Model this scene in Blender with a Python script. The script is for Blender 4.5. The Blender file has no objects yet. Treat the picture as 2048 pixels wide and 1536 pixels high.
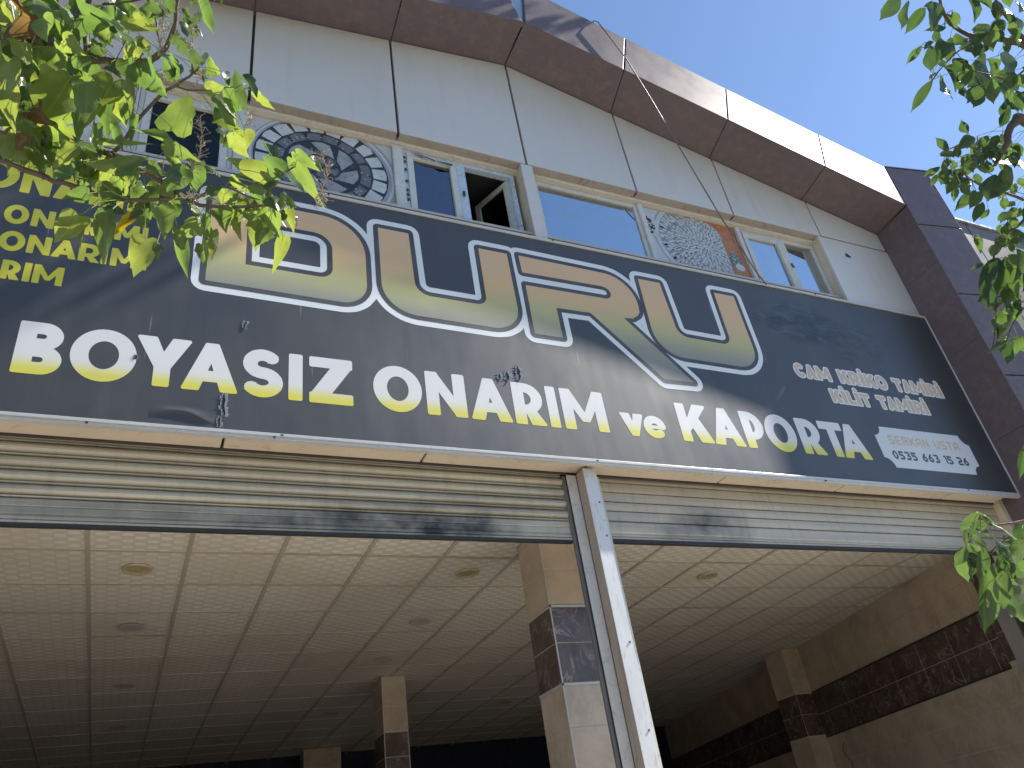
import bpy, math, random
from mathutils import Vector, Matrix
from mathutils.geometry import delaunay_2d_cdt
random.seed(11)
R = math.radians
SC = bpy.context.scene
COL = SC.collection

# ------------------------------------------------------------ camera, sky, sun
# metres; the lens is at the origin, 1.6 m above the pavement (z = -1.6)
cd = bpy.data.cameras.new('camera'); cam = bpy.data.objects.new('camera', cd); COL.objects.link(cam)
cd.sensor_width = 36.0; cd.lens = 1573.6 / 2048 * 36; cd.clip_start = 0.05; cd.clip_end = 3000
RT = Vector((0.908555, -0.394131, -0.138521)); UP = Vector((-0.108242, -0.542342, 0.833156)); FW = Vector((0.403499, 0.741975, 0.535409))
m = Matrix((RT, UP, -FW)).transposed().to_4x4(); cam.matrix_world = m
SC.camera = cam

SUN_DIR = Vector((2.75, -0.42, 2.77)).normalized()
world = bpy.data.worlds.new('World'); SC.world = world; world.use_nodes = True
wt = world.node_tree; wt.nodes.clear()
sky = wt.nodes.new('ShaderNodeTexSky'); sky.sky_type = 'NISHITA'; sky.sun_disc = False
sky.sun_elevation = math.asin(SUN_DIR.z); sky.sun_rotation = math.atan2(SUN_DIR.x, SUN_DIR.y)
sky.air_density = 1.0; sky.dust_density = 0.15; sky.ozone_density = 2.8; sky.altitude = 900
bg = wt.nodes.new('ShaderNodeBackground'); bg.inputs['Strength'].default_value = 0.087
wo = wt.nodes.new('ShaderNodeOutputWorld')
wt.links.new(sky.outputs[0], bg.inputs[0]); wt.links.new(bg.outputs[0], wo.inputs[0])
ld = bpy.data.lights.new('sun', 'SUN'); ld.energy = 5.0; ld.angle = R(0.53); ld.color = (1.0, 0.95, 0.86)
sun = bpy.data.objects.new('sun', ld); COL.objects.link(sun)
sun.rotation_euler = SUN_DIR.to_track_quat('Z', 'Y').to_euler(); sun.location = (20, -5, 20)
SC.view_settings.view_transform = 'Standard'; SC.view_settings.look = 'None'
SC.view_settings.exposure = 1.32; SC.view_settings.gamma = 1.0; SC.view_settings.use_curve_mapping = False
SC.cycles.max_bounces = 10; SC.cycles.diffuse_bounces = 5; SC.cycles.use_denoising = True

# ------------------------------------------------------------ helpers
class MB:
    def __init__(s): s.v = []; s.f = []
    def add(s, vs, fs):
        o = len(s.v); s.v += [tuple(p) for p in vs]; s.f += [tuple(o + i for i in f) for f in fs]; return s
    def box(s, x0, x1, y0, y1, z0, z1):
        return s.add([(x0,y0,z0),(x1,y0,z0),(x1,y1,z0),(x0,y1,z0),(x0,y0,z1),(x1,y0,z1),(x1,y1,z1),(x0,y1,z1)],
            [(0,3,2,1),(4,5,6,7),(0,1,5,4),(1,2,6,5),(2,3,7,6),(3,0,4,7)])
    def prism(s, poly, a, b):      # poly: front ring of 3d points, offset vector a->b thickness
        n = len(poly); a = Vector(a); b = Vector(b)
        vs = [Vector(p) + a for p in poly] + [Vector(p) + b for p in poly]
        fs = [tuple(range(n)), tuple(reversed(range(n, 2*n)))] + [(i, (i+n), (i+1) % n + n, (i+1) % n) for i in range(n)]
        return s.add(vs, fs)
    def xz(s, poly, y0, y1):       # polygon in the facade plane, from y0 (front) to y1
        return s.prism([(x, 0, z) for x, z in poly], (0, y0, 0), (0, y1, 0))
    def tube(s, pts, rad, n=6):
        pts = [Vector(p) for p in pts]; k = len(pts)
        if not hasattr(rad, '__len__'): rad = [rad]*k
        rings = []; up = Vector((0.13, 0.2, 1)).normalized()
        for i, p in enumerate(pts):
            d = (pts[min(i+1, k-1)] - pts[max(i-1, 0)]).normalized()
            a = d.cross(up)
            if a.length < 1e-3: a = d.cross(Vector((1, 0, 0)))
            a.normalize(); b = d.cross(a)
            rings.append([p + (a*math.cos(2*math.pi*j/n) + b*math.sin(2*math.pi*j/n))*rad[i] for j in range(n)])
        vs = [v for r in rings for v in r]; fs = []
        for i in range(k-1):
            for j in range(n): fs.append((i*n+j, i*n+(j+1) % n, (i+1)*n+(j+1) % n, (i+1)*n+j))
        fs += [tuple(reversed(range(n))), tuple((k-1)*n+j for j in range(n))]
        return s.add(vs, fs)

WORLDLOC = {}
def link(name, data, parent=None, loc=(0, 0, 0)):
    o = bpy.data.objects.new(name, data); COL.objects.link(o)
    loc = Vector(loc); WORLDLOC[o.name] = loc
    if parent is not None:
        o.parent = parent; o.location = loc - WORLDLOC[parent.name]
    else: o.location = loc
    return o
def fix_normals(me):
    import bmesh
    bm = bmesh.new(); bm.from_mesh(me); bmesh.ops.recalc_face_normals(bm, faces=bm.faces); bm.to_mesh(me); bm.free()
def obj(name, mb, mat, parent=None, loc=None, smooth=False, bevel=0, recalc=True):
    """world-space verts -> object whose origin is loc (default: the parent's origin or 0)"""
    if loc is None: loc = WORLDLOC[parent.name] if parent is not None else Vector((0, 0, 0))
    loc = Vector(loc)
    me = bpy.data.meshes.new(name); me.from_pydata([tuple(Vector(v) - loc) for v in mb.v], [], mb.f); me.update()
    if recalc: fix_normals(me)
    me.materials.append(mat)
    if smooth:
        for p in me.polygons: p.use_smooth = True
    o = link(name, me, parent, loc)
    if bevel:
        b = o.modifiers.new('bevel', 'BEVEL'); b.width = bevel; b.segments = 2; b.limit_method = 'ANGLE'
    return o
def empty(name, loc): return link(name, None, None, loc)
def tag(o, label=None, cat=None, group=None, kind=None):
    if label: o['label'] = label
    if cat: o['category'] = cat
    if group: o['group'] = group
    if kind: o['kind'] = kind
    return o
def inst(name, me, parent, loc, rotz=0.0):     # a shared mesh placed again
    o = link(name, me, parent, loc); o.rotation_euler = (0, 0, rotz); return o

# ------------------------------------------------------------ materials
def new_mat(name):
    mt = bpy.data.materials.new(name); mt.use_nodes = True
    nt = mt.node_tree; b = nt.nodes['Principled BSDF']; return mt, nt, b
def nd(nt, typ, **kw):
    n = nt.nodes.new(typ)
    for k, v in kw.items():
        if k.startswith('_'): setattr(n, k[1:], v)
        else: n.inputs[k].default_value = v
    return n
def coords(nt, scale=(1, 1, 1), kind='Object'):
    tc = nt.nodes.new('ShaderNodeNewGeometry'); mp = nt.nodes.new('ShaderNodeMapping')      # metres in the place, so no two pieces repeat
    mp.inputs['Scale'].default_value = scale; nt.links.new(tc.outputs['Position'], mp.inputs[0]); return mp.outputs[0]
def noise(nt, vec, scale, detail=4, rough=.55, lo=.35, hi=.65, dist=0):
    n = nd(nt, 'ShaderNodeTexNoise', Scale=scale, Detail=detail, Roughness=rough, Distortion=dist)
    nt.links.new(vec, n.inputs['Vector'])
    r = nd(nt, 'ShaderNodeMapRange'); r.inputs[1].default_value = lo; r.inputs[2].default_value = hi
    nt.links.new(n.outputs[0], r.inputs[0]); return r.outputs[0]
def mixc(nt, fac, a, b, blend='MIX'):
    m_ = nt.nodes.new('ShaderNodeMix'); m_.data_type = 'RGBA'; m_.blend_type = blend
    for sock, v in ((m_.inputs[0], fac), (m_.inputs[6], a), (m_.inputs[7], b)):
        if isinstance(v, (int, float)): sock.default_value = v
        elif isinstance(v, tuple): sock.default_value = (*v[:3], 1)
        else: nt.links.new(v, sock)
    return m_.outputs[2]
def math_(nt, op, a, b=0.0, clamp=False):
    m_ = nt.nodes.new('ShaderNodeMath'); m_.operation = op; m_.use_clamp = clamp
    for i, v in enumerate((a, b)):
        if isinstance(v, (int, float)): m_.inputs[i].default_value = v
        else: nt.links.new(v, m_.inputs[i])
    return m_.outputs[0]
def bump(nt, b, h, strength=.3, dist=.01):
    n = nd(nt, 'ShaderNodeBump', Strength=strength, Distance=dist); nt.links.new(h, n.inputs['Height']); nt.links.new(n.outputs[0], b.inputs['Normal'])
def surf(name, c1, c2=None, rough=.5, metal=0.0, scale=3.0, stretch=(1, 1, 1), fine=None, bstr=0.0, bscale=30.0, rvar=.12, dirt=None, kind='Object', spec=None, lo=.3, hi=.7):
    mt, nt, b = new_mat(name); v = coords(nt, stretch, kind)
    c2 = c2 or tuple(x*.8 for x in c1)
    f = noise(nt, v, scale, 6, .6, lo, hi); col = mixc(nt, f, c1, c2)
    if fine: col = mixc(nt, noise(nt, v, scale*14, 4, .65, .45, .75), col, fine)
    if dirt: col = mixc(nt, noise(nt, v, scale*2.7, 8, .7, .55, .72, 1.0), col, dirt)
    nt.links.new(col, b.inputs['Base Color'])
    rr = nd(nt, 'ShaderNodeMapRange'); nt.links.new(noise(nt, v, scale*5, 5, .6), rr.inputs[0])
    rr.inputs[3].default_value = max(.03, rough-rvar); rr.inputs[4].default_value = min(1, rough+rvar)
    nt.links.new(rr.outputs[0], b.inputs['Roughness']); b.inputs['Metallic'].default_value = metal
    if spec is not None: b.inputs['Specular IOR Level'].default_value = spec
    if bstr: bump(nt, b, noise(nt, v, bscale, 4, .6, 0, 1), bstr, .01)
    return mt
def xyz(nt, kind='Object'):
    tc = nt.nodes.new('ShaderNodeTexCoord'); s = nt.nodes.new('ShaderNodeSeparateXYZ'); nt.links.new(tc.outputs[kind], s.inputs[0]); return s.outputs, tc.outputs[kind]
def ramp(nt, fac, stops):
    r = nt.nodes.new('ShaderNodeValToRGB'); e = r.color_ramp.elements
    while len(e) < len(stops): e.new(.5)
    for i, (p, c) in enumerate(stops): e[i].position = p; e[i].color = (*c, 1)
    nt.links.new(fac, r.inputs[0]); return r.outputs[0]
def blob(nt, o, cx, cz, rx, rz, edge=.5):       # soft elliptical mask on the facade
    a = math_(nt, 'POWER', math_(nt, 'DIVIDE', math_(nt, 'ABSOLUTE', math_(nt, 'SUBTRACT', o[0], cx)), rx), 2)
    c = math_(nt, 'POWER', math_(nt, 'DIVIDE', math_(nt, 'ABSOLUTE', math_(nt, 'SUBTRACT', o[2], cz)), rz), 2)
    r = nd(nt, 'ShaderNodeMapRange'); nt.links.new(math_(nt, 'ADD', a, c), r.inputs[0])
    r.inputs[1].default_value = 1.0; r.inputs[2].default_value = edge; return r.outputs[0]

M_WHITE = surf('white_composite_panel', (.63, .605, .56), (.57, .55, .505), .36, .12, .9, bstr=.05, bscale=.9, dirt=(.585, .56, .51), lo=.2, hi=.8, rvar=.05)
def add_streaks(mt, amount, col, scale=(7, 7, .55)):
    nt = mt.node_tree; b = nt.nodes['Principled BSDF']; src = b.inputs['Base Color'].links[0].from_socket
    f = math_(nt, 'MULTIPLY', noise(nt, coords(nt, scale), 1.3, 7, .65, .50, .78), noise(nt, coords(nt), .8, 3, .5, .4, .65))
    nt.links.new(mixc(nt, math_(nt, 'MULTIPLY', f, amount), src, col), b.inputs['Base Color'])
add_streaks(M_WHITE, .38, (.40, .37, .31))
M_BEIGE = surf('beige_coated_aluminium', (.60, .52, .41), (.54, .46, .36), .45, 0, 3, dirt=(.40, .32, .23), bstr=.04, bscale=4)
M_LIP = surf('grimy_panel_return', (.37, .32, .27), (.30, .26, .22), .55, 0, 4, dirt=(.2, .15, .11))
M_BROWN = surf('brown_metallic_cladding', (.135, .108, .118), (.122, .097, .105), .44, .12, .8, fine=(.18, .13, .135), bstr=.02, bscale=.8, rvar=.05, spec=.24)
M_JOINT = surf('dark_joint_sealant', (.07, .055, .05), rough=.8, scale=9)
M_ZINC = surf('bare_zinc_sheet', (.5, .53, .56), rough=.35, metal=.8, scale=4)
M_PVC = surf('white_window_profile', (.60, .60, .57), (.52, .52, .49), .35, 0, 6, dirt=(.36, .33, .27))
M_PVCBLUE = surf('window_profile_in_blue_film', (.42, .53, .66), (.50, .58, .66), .3, 0, 7, dirt=(.20, .24, .28))
M_TRIM = surf('brushed_aluminium_trim', (.60, .60, .58), (.50, .50, .48), .38, .2, 5, stretch=(.4, 3, 8), fine=(.40, .39, .37))
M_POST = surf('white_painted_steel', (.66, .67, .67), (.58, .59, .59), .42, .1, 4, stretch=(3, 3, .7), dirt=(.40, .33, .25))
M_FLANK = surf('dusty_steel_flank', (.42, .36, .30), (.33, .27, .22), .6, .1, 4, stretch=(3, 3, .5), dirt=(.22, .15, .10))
M_SLOT = surf('grey_guide_slot', (.16, .16, .155), (.11, .11, .11), .75, 0, 6, stretch=(3, 3, .6))
M_DARK = surf('dark_slot', (.03, .033, .035), rough=.7, scale=6)
M_RUST = surf('rusty_edge', (.30, .14, .06), (.18, .08, .04), .85, 0, 20)
M_WALLIN = surf('plain_inner_wall', (.22, .20, .18), rough=.8, scale=2)
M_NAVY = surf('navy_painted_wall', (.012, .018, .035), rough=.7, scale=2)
M_FLOOR = surf('dusty_workshop_floor', (.13, .12, .11), (.09, .08, .075), .6, 0, 1.5, dirt=(.07, .065, .06))
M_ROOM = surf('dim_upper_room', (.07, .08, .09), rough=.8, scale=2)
M_GRID = surf('ceiling_grid_bar', (.50, .45, .38), (.42, .38, .31), .5, .0, 5)
M_LBEIGE = surf('light_marble_tile', (.40, .32, .24), (.30, .24, .18), .22, 0, 2.6, dirt=(.48, .42, .34), kind='Object', bstr=.0)
M_GROUT = surf('pale_grout', (.56, .50, .42), rough=.8, scale=12)
M_ASPHALT = surf('asphalt', (.055, .054, .052), (.04, .04, .04), .9, 0, 1.5, fine=(.09, .088, .085), bstr=.4, bscale=90)
M_PAVE = surf('concrete_paving', (.58, .53, .46), (.51, .47, .40), .85, 0, 1.3, fine=(.44, .40, .34), bstr=.3, bscale=60)
M_KERB = surf('kerb_stone', (.38, .37, .35), rough=.85, scale=5)
M_BARK = surf('grey_brown_bark', (.13, .095, .065), (.075, .055, .04), .9, 0, 18, stretch=(1, 1, .4), bstr=.5, bscale=60)
M_TWIG = surf('dry_pale_twig', (.42, .36, .29), (.25, .19, .14), .7, 0, 25)
M_STEM = surf('green_petiole', (.22, .30, .08), (.16, .2, .06), .5, 0, 25)
M_CABLE = surf('grey_cable_sheath', (.13, .12, .12), rough=.5, scale=20)
M_SEED = surf('brown_seed_capsule', (.16, .10, .06), rough=.6, scale=25)

def dark_marble():
    mt, nt, b = new_mat('dark_brown_marble_tile'); v = coords(nt, (1, 1, 1))
    base = mixc(nt, noise(nt, v, 5, 6, .65), (.125, .09, .075), (.070, .050, .043))
    n = nd(nt, 'ShaderNodeTexNoise', Scale=4.5, Detail=7, Roughness=.6, Distortion=1.6); nt.links.new(v, n.inputs['Vector'])
    a = math_(nt, 'ABSOLUTE', math_(nt, 'SUBTRACT', n.outputs[0], .5)); r = nd(nt, 'ShaderNodeMapRange'); nt.links.new(a, r.inputs[0])
    r.inputs[1].default_value = .035; r.inputs[2].default_value = 0
    f = math_(nt, 'MULTIPLY', r.outputs[0], noise(nt, v, 7, 3, .5, .4, .7))
    nt.links.new(mixc(nt, f, base, (.33, .28, .24)), b.inputs['Base Color']); b.inputs['Roughness'].default_value = .18
    return mt
M_DTILE = dark_marble()
def light_marble():
    mt, nt, b = new_mat('beige_marble_tile'); v = coords(nt, (1, 1, 1))
    base = mixc(nt, noise(nt, v, 3, 6, .65), (.54, .45, .34), (.40, .32, .24))
    n = nd(nt, 'ShaderNodeTexNoise', Scale=3.2, Detail=7, Roughness=.62, Distortion=2.2); nt.links.new(v, n.inputs['Vector'])
    a = math_(nt, 'ABSOLUTE', math_(nt, 'SUBTRACT', n.outputs[0], .5)); r = nd(nt, 'ShaderNodeMapRange'); nt.links.new(a, r.inputs[0])
    r.inputs[1].default_value = .04; r.inputs[2].default_value = 0
    c = mixc(nt, math_(nt, 'MULTIPLY', r.outputs[0], .45), base, (.55, .47, .37))
    nt.links.new(c, b.inputs['Base Color']); b.inputs['Roughness'].default_value = .2
    return mt
M_LTILE = light_marble()
def ceiling_tile_mat():
    mt, nt, b = new_mat('embossed_ceiling_board'); o, v = xyz(nt)
    cx = math_(nt, 'COSINE', math_(nt, 'MULTIPLY', o[0], math.pi/.0745)); cy = math_(nt, 'COSINE', math_(nt, 'MULTIPLY', o[1], math.pi/.0497))
    p = math_(nt, 'MULTIPLY', cx, cy); r = nd(nt, 'ShaderNodeMapRange'); nt.links.new(p, r.inputs[0]); r.inputs[1].default_value = .05; r.inputs[2].default_value = .28
    col = mixc(nt, r.outputs[0], (.66, .605, .52), (.84, .79, .70))
    wv = coords(nt); oi = nt.nodes.new('ShaderNodeObjectInfo')
    col = mixc(nt, noise(nt, wv, 1.1, 5, .6, .45, .8), col, (.62, .56, .46)); col = mixc(nt, math_(nt, 'MULTIPLY', noise(nt, wv, .9, 8, .7, .62, .72), .4), col, (.40, .32, .22))
    col = mixc(nt, math_(nt, 'MULTIPLY', oi.outputs['Random'], .16), col, (.40, .35, .28)); nt.links.new(col, b.inputs['Base Color'])
    rr = nd(nt, 'ShaderNodeMapRange'); nt.links.new(r.outputs[0], rr.inputs[0]); rr.inputs[3].default_value = .62; rr.inputs[4].default_value = .40
    nt.links.new(rr.outputs[0], b.inputs['Roughness']); bump(nt, b, r.outputs[0], .5, .003); return mt
M_CTILE = ceiling_tile_mat()

def slat_mat(name, c1, c2, smear):
    mt, nt, b = new_mat(name); v = coords(nt)
    mp = nt.nodes.new('ShaderNodeMapping'); mp.inputs['Scale'].default_value = (.8, 4, 14); nt.links.new(v, mp.inputs[0]); v2 = mp.outputs[0]
    mp3 = nt.nodes.new('ShaderNodeMapping'); mp3.inputs['Scale'].default_value = (9, 4, 1.2); nt.links.new(v, mp3.inputs[0])
    col = mixc(nt, noise(nt, v2, 1.2, 6, .6), c1, c2)
    col = mixc(nt, math_(nt, 'MULTIPLY', noise(nt, mp3.outputs[0], 2, 6, .7, .5, .8), .6), col, tuple(x*.62 for x in c2))
    ge = nt.nodes.new('ShaderNodeNewGeometry'); s = nt.nodes.new('ShaderNodeSeparateXYZ'); nt.links.new(ge.outputs['Position'], s.inputs[0])
    w = s.outputs; f = None
    for (cx, cz, rx, rz, k) in smear:
        g = math_(nt, 'MULTIPLY', blob(nt, w, cx, cz, rx, rz, 0), k); f = g if f is None else math_(nt, 'MAXIMUM', f, g)
    nz = nd(nt, 'ShaderNodeTexNoise', Scale=1.7, Detail=10, Roughness=.62)
    mp2 = nt.nodes.new('ShaderNodeMapping'); mp2.inputs['Scale'].default_value = (2.6, 1, 3.4); nt.links.new(ge.outputs['Position'], mp2.inputs[0]); nt.links.new(mp2.outputs[0], nz.inputs['Vector'])
    rr = nd(nt, 'ShaderNodeMapRange'); nt.links.new(nz.outputs[0], rr.inputs[0]); rr.inputs[1].default_value = .22; rr.inputs[2].default_value = .74
    f = math_(nt, 'MULTIPLY', f, rr.outputs[0], True)
    nt.links.new(mixc(nt, f, col, (.035, .037, .04)), b.inputs['Base Color'])
    b.inputs['Roughness'].default_value = .42; b.inputs['Metallic'].default_value = .25
    bump(nt, b, noise(nt, v2, 1.5, 4, .6, 0, 1), .12, .01); return mt
M_SLATL = slat_mat('ivory_shutter_slat', (.46, .43, .34), (.38, .355, .285), [(1.15, 1.86, .95, .13, 1.3), (1.66, 1.85, .50, .14, 1.5), (1.55, 1.93, .8, .07, .9), (.0, 1.87, .9, .08, .7), (.8, 1.84, .6, .09, 1.1), (1.9, 2.0, .5, .10, .5)])
M_SLATR = slat_mat('cream_shutter_slat', (.50, .455, .365), (.41, .375, .305), [(3.6, 1.92, .42, .18, 1.0), (3.3, 1.86, .3, .08, .8)])

def board_mat():
    mt, nt, b = new_mat('charcoal_sign_vinyl'); ge = nt.nodes.new('ShaderNodeNewGeometry'); s = nt.nodes.new('ShaderNodeSeparateXYZ')
    nt.links.new(ge.outputs['Position'], s.inputs[0]); w = s.outputs; v = ge.outputs['Position']
    col = mixc(nt, noise(nt, v, .7, 5, .5), (.036, .0375, .041), (.045, .0465, .050))
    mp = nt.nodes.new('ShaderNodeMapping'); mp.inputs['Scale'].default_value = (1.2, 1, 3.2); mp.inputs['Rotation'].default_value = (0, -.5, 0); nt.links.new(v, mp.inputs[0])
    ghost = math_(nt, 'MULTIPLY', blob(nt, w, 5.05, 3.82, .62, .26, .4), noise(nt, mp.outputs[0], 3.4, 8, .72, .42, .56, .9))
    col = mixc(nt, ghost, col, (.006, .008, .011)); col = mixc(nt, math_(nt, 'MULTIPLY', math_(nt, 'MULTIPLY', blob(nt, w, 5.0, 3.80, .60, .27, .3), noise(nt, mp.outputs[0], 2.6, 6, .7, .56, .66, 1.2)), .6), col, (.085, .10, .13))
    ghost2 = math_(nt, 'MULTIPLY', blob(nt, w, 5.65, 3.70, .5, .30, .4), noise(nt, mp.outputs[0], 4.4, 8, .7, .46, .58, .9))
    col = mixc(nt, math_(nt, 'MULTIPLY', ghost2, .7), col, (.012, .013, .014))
    sc = nt.nodes.new('ShaderNodeMapping'); sc.inputs['Scale'].default_value = (30, 1, 1.6); sc.inputs['Rotation'].default_value = (0, .25, 0); nt.links.new(v, sc.inputs[0])
    scr = math_(nt, 'MULTIPLY', noise(nt, sc.outputs[0], 1.5, 2, .4, .70, .74), noise(nt, v, 2.2, 2, .5, .55, .65))
    col = mixc(nt, math_(nt, 'MULTIPLY', scr, .5), col, (.25, .25, .26))
    nt.links.new(col, b.inputs['Base Color'])
    rr = nd(nt, 'ShaderNodeMapRange'); nt.links.new(noise(nt, v, 1.6, 5, .6), rr.inputs[0]); rr.inputs[3].default_value = .40; rr.inputs[4].default_value = .52
    nt.links.new(rr.outputs[0], b.inputs['Roughness']); b.inputs['Specular IOR Level'].default_value = .72
    st = nt.nodes.new('ShaderNodeMapping'); st.inputs['Scale'].default_value = (1.3, 1, .35); nt.links.new(v, st.inputs[0])
    bump(nt, b, noise(nt, st.outputs[0], 1.1, 3, .5, 0, 1), .22, .06); return mt
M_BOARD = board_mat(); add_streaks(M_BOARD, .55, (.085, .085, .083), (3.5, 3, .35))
def print_mat(name, stops, z0, z1, rough=.42):
    mt, nt, b = new_mat(name); ge = nt.nodes.new('ShaderNodeNewGeometry'); s = nt.nodes.new('ShaderNodeSeparateXYZ')
    nt.links.new(ge.outputs['Position'], s.inputs[0]); v = ge.outputs['Position']
    r = nd(nt, 'ShaderNodeMapRange'); nt.links.new(math_(nt, 'ADD', s.outputs[2], math_(nt, 'MULTIPLY', s.outputs[0], .0065)), r.inputs[0])
    r.inputs[1].default_value = z0; r.inputs[2].default_value = z1
    col = ramp(nt, r.outputs[0], stops); col = mixc(nt, math_(nt, 'MULTIPLY', noise(nt, v, 2.5, 6, .65), .12), col, (.35, .35, .35))
    nt.links.new(col, b.inputs['Base Color']); b.inputs['Roughness'].default_value = rough
    bump(nt, b, noise(nt, v, 1.1, 3, .5, 0, 1), .10, .06); return mt
M_LETTER = print_mat('white_letters_with_yellow_feet', [(0, (.66, .60, .06)), (.10, (.66, .61, .08)), (.33, (.68, .68, .66)), (1, (.68, .68, .68))], 2.50, 2.83)
M_GOLD = print_mat('gold_fade_print', [(0, (.20, .20, .17)), (.22, (.26, .26, .20)), (.42, (.44, .42, .18)), (.62, (.62, .42, .21)), (1, (.64, .42, .24))], 3.10, 3.99)
M_OUTLINE = print_mat('white_outline_print', [(0, (.70, .72, .73)), (1, (.70, .72, .73))], 0, 1)
M_CONTOUR = print_mat('dark_contour_print', [(0, (.045, .043, .045)), (1, (.045, .043, .045))], 0, 1)
M_TAN = print_mat('faded_tan_print', [(0, (.58, .43, .29)), (1, (.58, .43, .29))], 0, 1)
M_YELLOW = print_mat('yellow_print', [(0, (.60, .56, .03)), (1, (.60, .56, .03))], 0, 1)
M_DIGIT = print_mat('dark_digit_print', [(0, (.06, .06, .07)), (1, (.06, .06, .07))], 0, 1)
M_PLATE = print_mat('pale_plate_print', [(0, (.60, .63, .65)), (1, (.60, .63, .65))], 0, 1)

def glass(name, tint, refl, rough=.02, wav=.02):
    mt, nt, b = new_mat(name); nt.nodes.remove(b); out = nt.nodes['Material Output']
    g = nd(nt, 'ShaderNodeBsdfGlossy', Roughness=rough); g.inputs[0].default_value = (*tint, 1)
    t = nt.nodes.new('ShaderNodeBsdfTransparent'); t.inputs[0].default_value = (.55, .6, .62, 1)
    mx = nt.nodes.new('ShaderNodeMixShader'); v = coords(nt)
    lw = nd(nt, 'ShaderNodeLayerWeight', Blend=.35)
    f = math_(nt, 'ADD', refl, math_(nt, 'MULTIPLY', lw.outputs['Fresnel'], 1-refl), True)
    nt.links.new(f, mx.inputs[0]); nt.links.new(t.outputs[0], mx.inputs[1])
    df = nd(nt, 'ShaderNodeBsdfDiffuse'); df.inputs[0].default_value = (.4, .42, .42, 1)
    m2 = nt.nodes.new('ShaderNodeMixShader'); nt.links.new(math_(nt, 'MULTIPLY', noise(nt, v, 6, 8, .7, .5, .9), .35), m2.inputs[0])
    nt.links.new(g.outputs[0], m2.inputs[1]); nt.links.new(df.outputs[0], m2.inputs[2]); nt.links.new(m2.outputs[0], mx.inputs[2])
    bp = nd(nt, 'ShaderNodeBump', Strength=wav, Distance=.05); nt.links.new(noise(nt, v, 1.5, 2, .5, 0, 1), bp.inputs['Height']); nt.links.new(bp.outputs[0], g.inputs['Normal'])
    nt.links.new(mx.outputs[0], out.inputs[0]); return mt
M_MIRROR = glass('blue_mirror_film_glass', (.70, .80, .86), .66)
M_GLASSD = glass('dark_blue_glass', (.42, .46, .54), .34)
M_GLASSN = glass('clear_old_glass', (.30, .33, .30), .10)

def leaf_mat(name, dif, trans, gloss=.32, tw=.5, veins=True):
    mt, nt, b = new_mat(name); out = nt.nodes['Material Output']; o, v = xyz(nt)
    n1 = noise(nt, v, 2.5, 4, .6); d = mixc(nt, n1, dif, tuple(x*.72 for x in dif)); t = mixc(nt, n1, trans, tuple(x*.8 for x in trans))
    if veins:
        ax = math_(nt, 'ABSOLUTE', o[0])
        mid = nd(nt, 'ShaderNodeMapRange'); nt.links.new(ax, mid.inputs[0]); mid.inputs[1].default_value = .022; mid.inputs[2].default_value = .006
        fr = math_(nt, 'FRACT', math_(nt, 'MULTIPLY', math_(nt, 'SUBTRACT', o[1], math_(nt, 'MULTIPLY', ax, .8)), 6.5))
        sv = nd(nt, 'ShaderNodeMapRange'); nt.links.new(math_(nt, 'ABSOLUTE', math_(nt, 'SUBTRACT', fr, .5)), sv.inputs[0]); sv.inputs[1].default_value = .05; sv.inputs[2].default_value = .01
        vv = math_(nt, 'MAXIMUM', mid.outputs[0], math_(nt, 'MULTIPLY', sv.outputs[0], .55))
        d = mixc(nt, math_(nt, 'MULTIPLY', vv, .6), d, tuple(min(1, x*2.2+.03) for x in dif)); t = mixc(nt, math_(nt, 'MULTIPLY', vv, .45), t, tuple(x*.45 for x in trans))
        bump(nt, b, math_(nt, 'SUBTRACT', math_(nt, 'MULTIPLY', noise(nt, v, 5, 3, .5, 0, 1), .6), vv), .35, .02)
    nt.links.new(d, b.inputs['Base Color']); b.inputs['Roughness'].default_value = gloss
    tr = nt.nodes.new('ShaderNodeBsdfTranslucent'); nt.links.new(t, tr.inputs[0])
    mx = nt.nodes.new('ShaderNodeMixShader'); mx.inputs[0].default_value = tw
    nt.links.new(b.outputs[0], mx.inputs[1]); nt.links.new(tr.outputs[0], mx.inputs[2]); nt.links.new(mx.outputs[0], out.inputs[0]); return mt
M_LEAF = [leaf_mat('fresh_green_leaf', (.115, .175, .050), (.26, .37, .06)), leaf_mat('mid_green_leaf', (.09, .145, .042), (.17, .28, .05)), leaf_mat('yellow_green_leaf', (.14, .19, .045), (.34, .41, .06))]
M_LEAFY = leaf_mat('yellow_autumn_leaf', (.42, .33, .02), (.6, .45, .01))
M_LEAFR = leaf_mat('reddish_brown_leaf', (.12, .07, .03), (.22, .13, .03))
M_LEAF2 = [leaf_mat('glossy_oval_leaf', (.055, .10, .038), (.12, .20, .035), .28, .42), leaf_mat('dark_oval_leaf', (.038, .075, .032), (.08, .15, .03), .28, .4)]
M_LEAFMASS = leaf_mat('small_oval_leaves', (.06, .10, .04), (.12, .19, .035), .3, .42, False)


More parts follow.
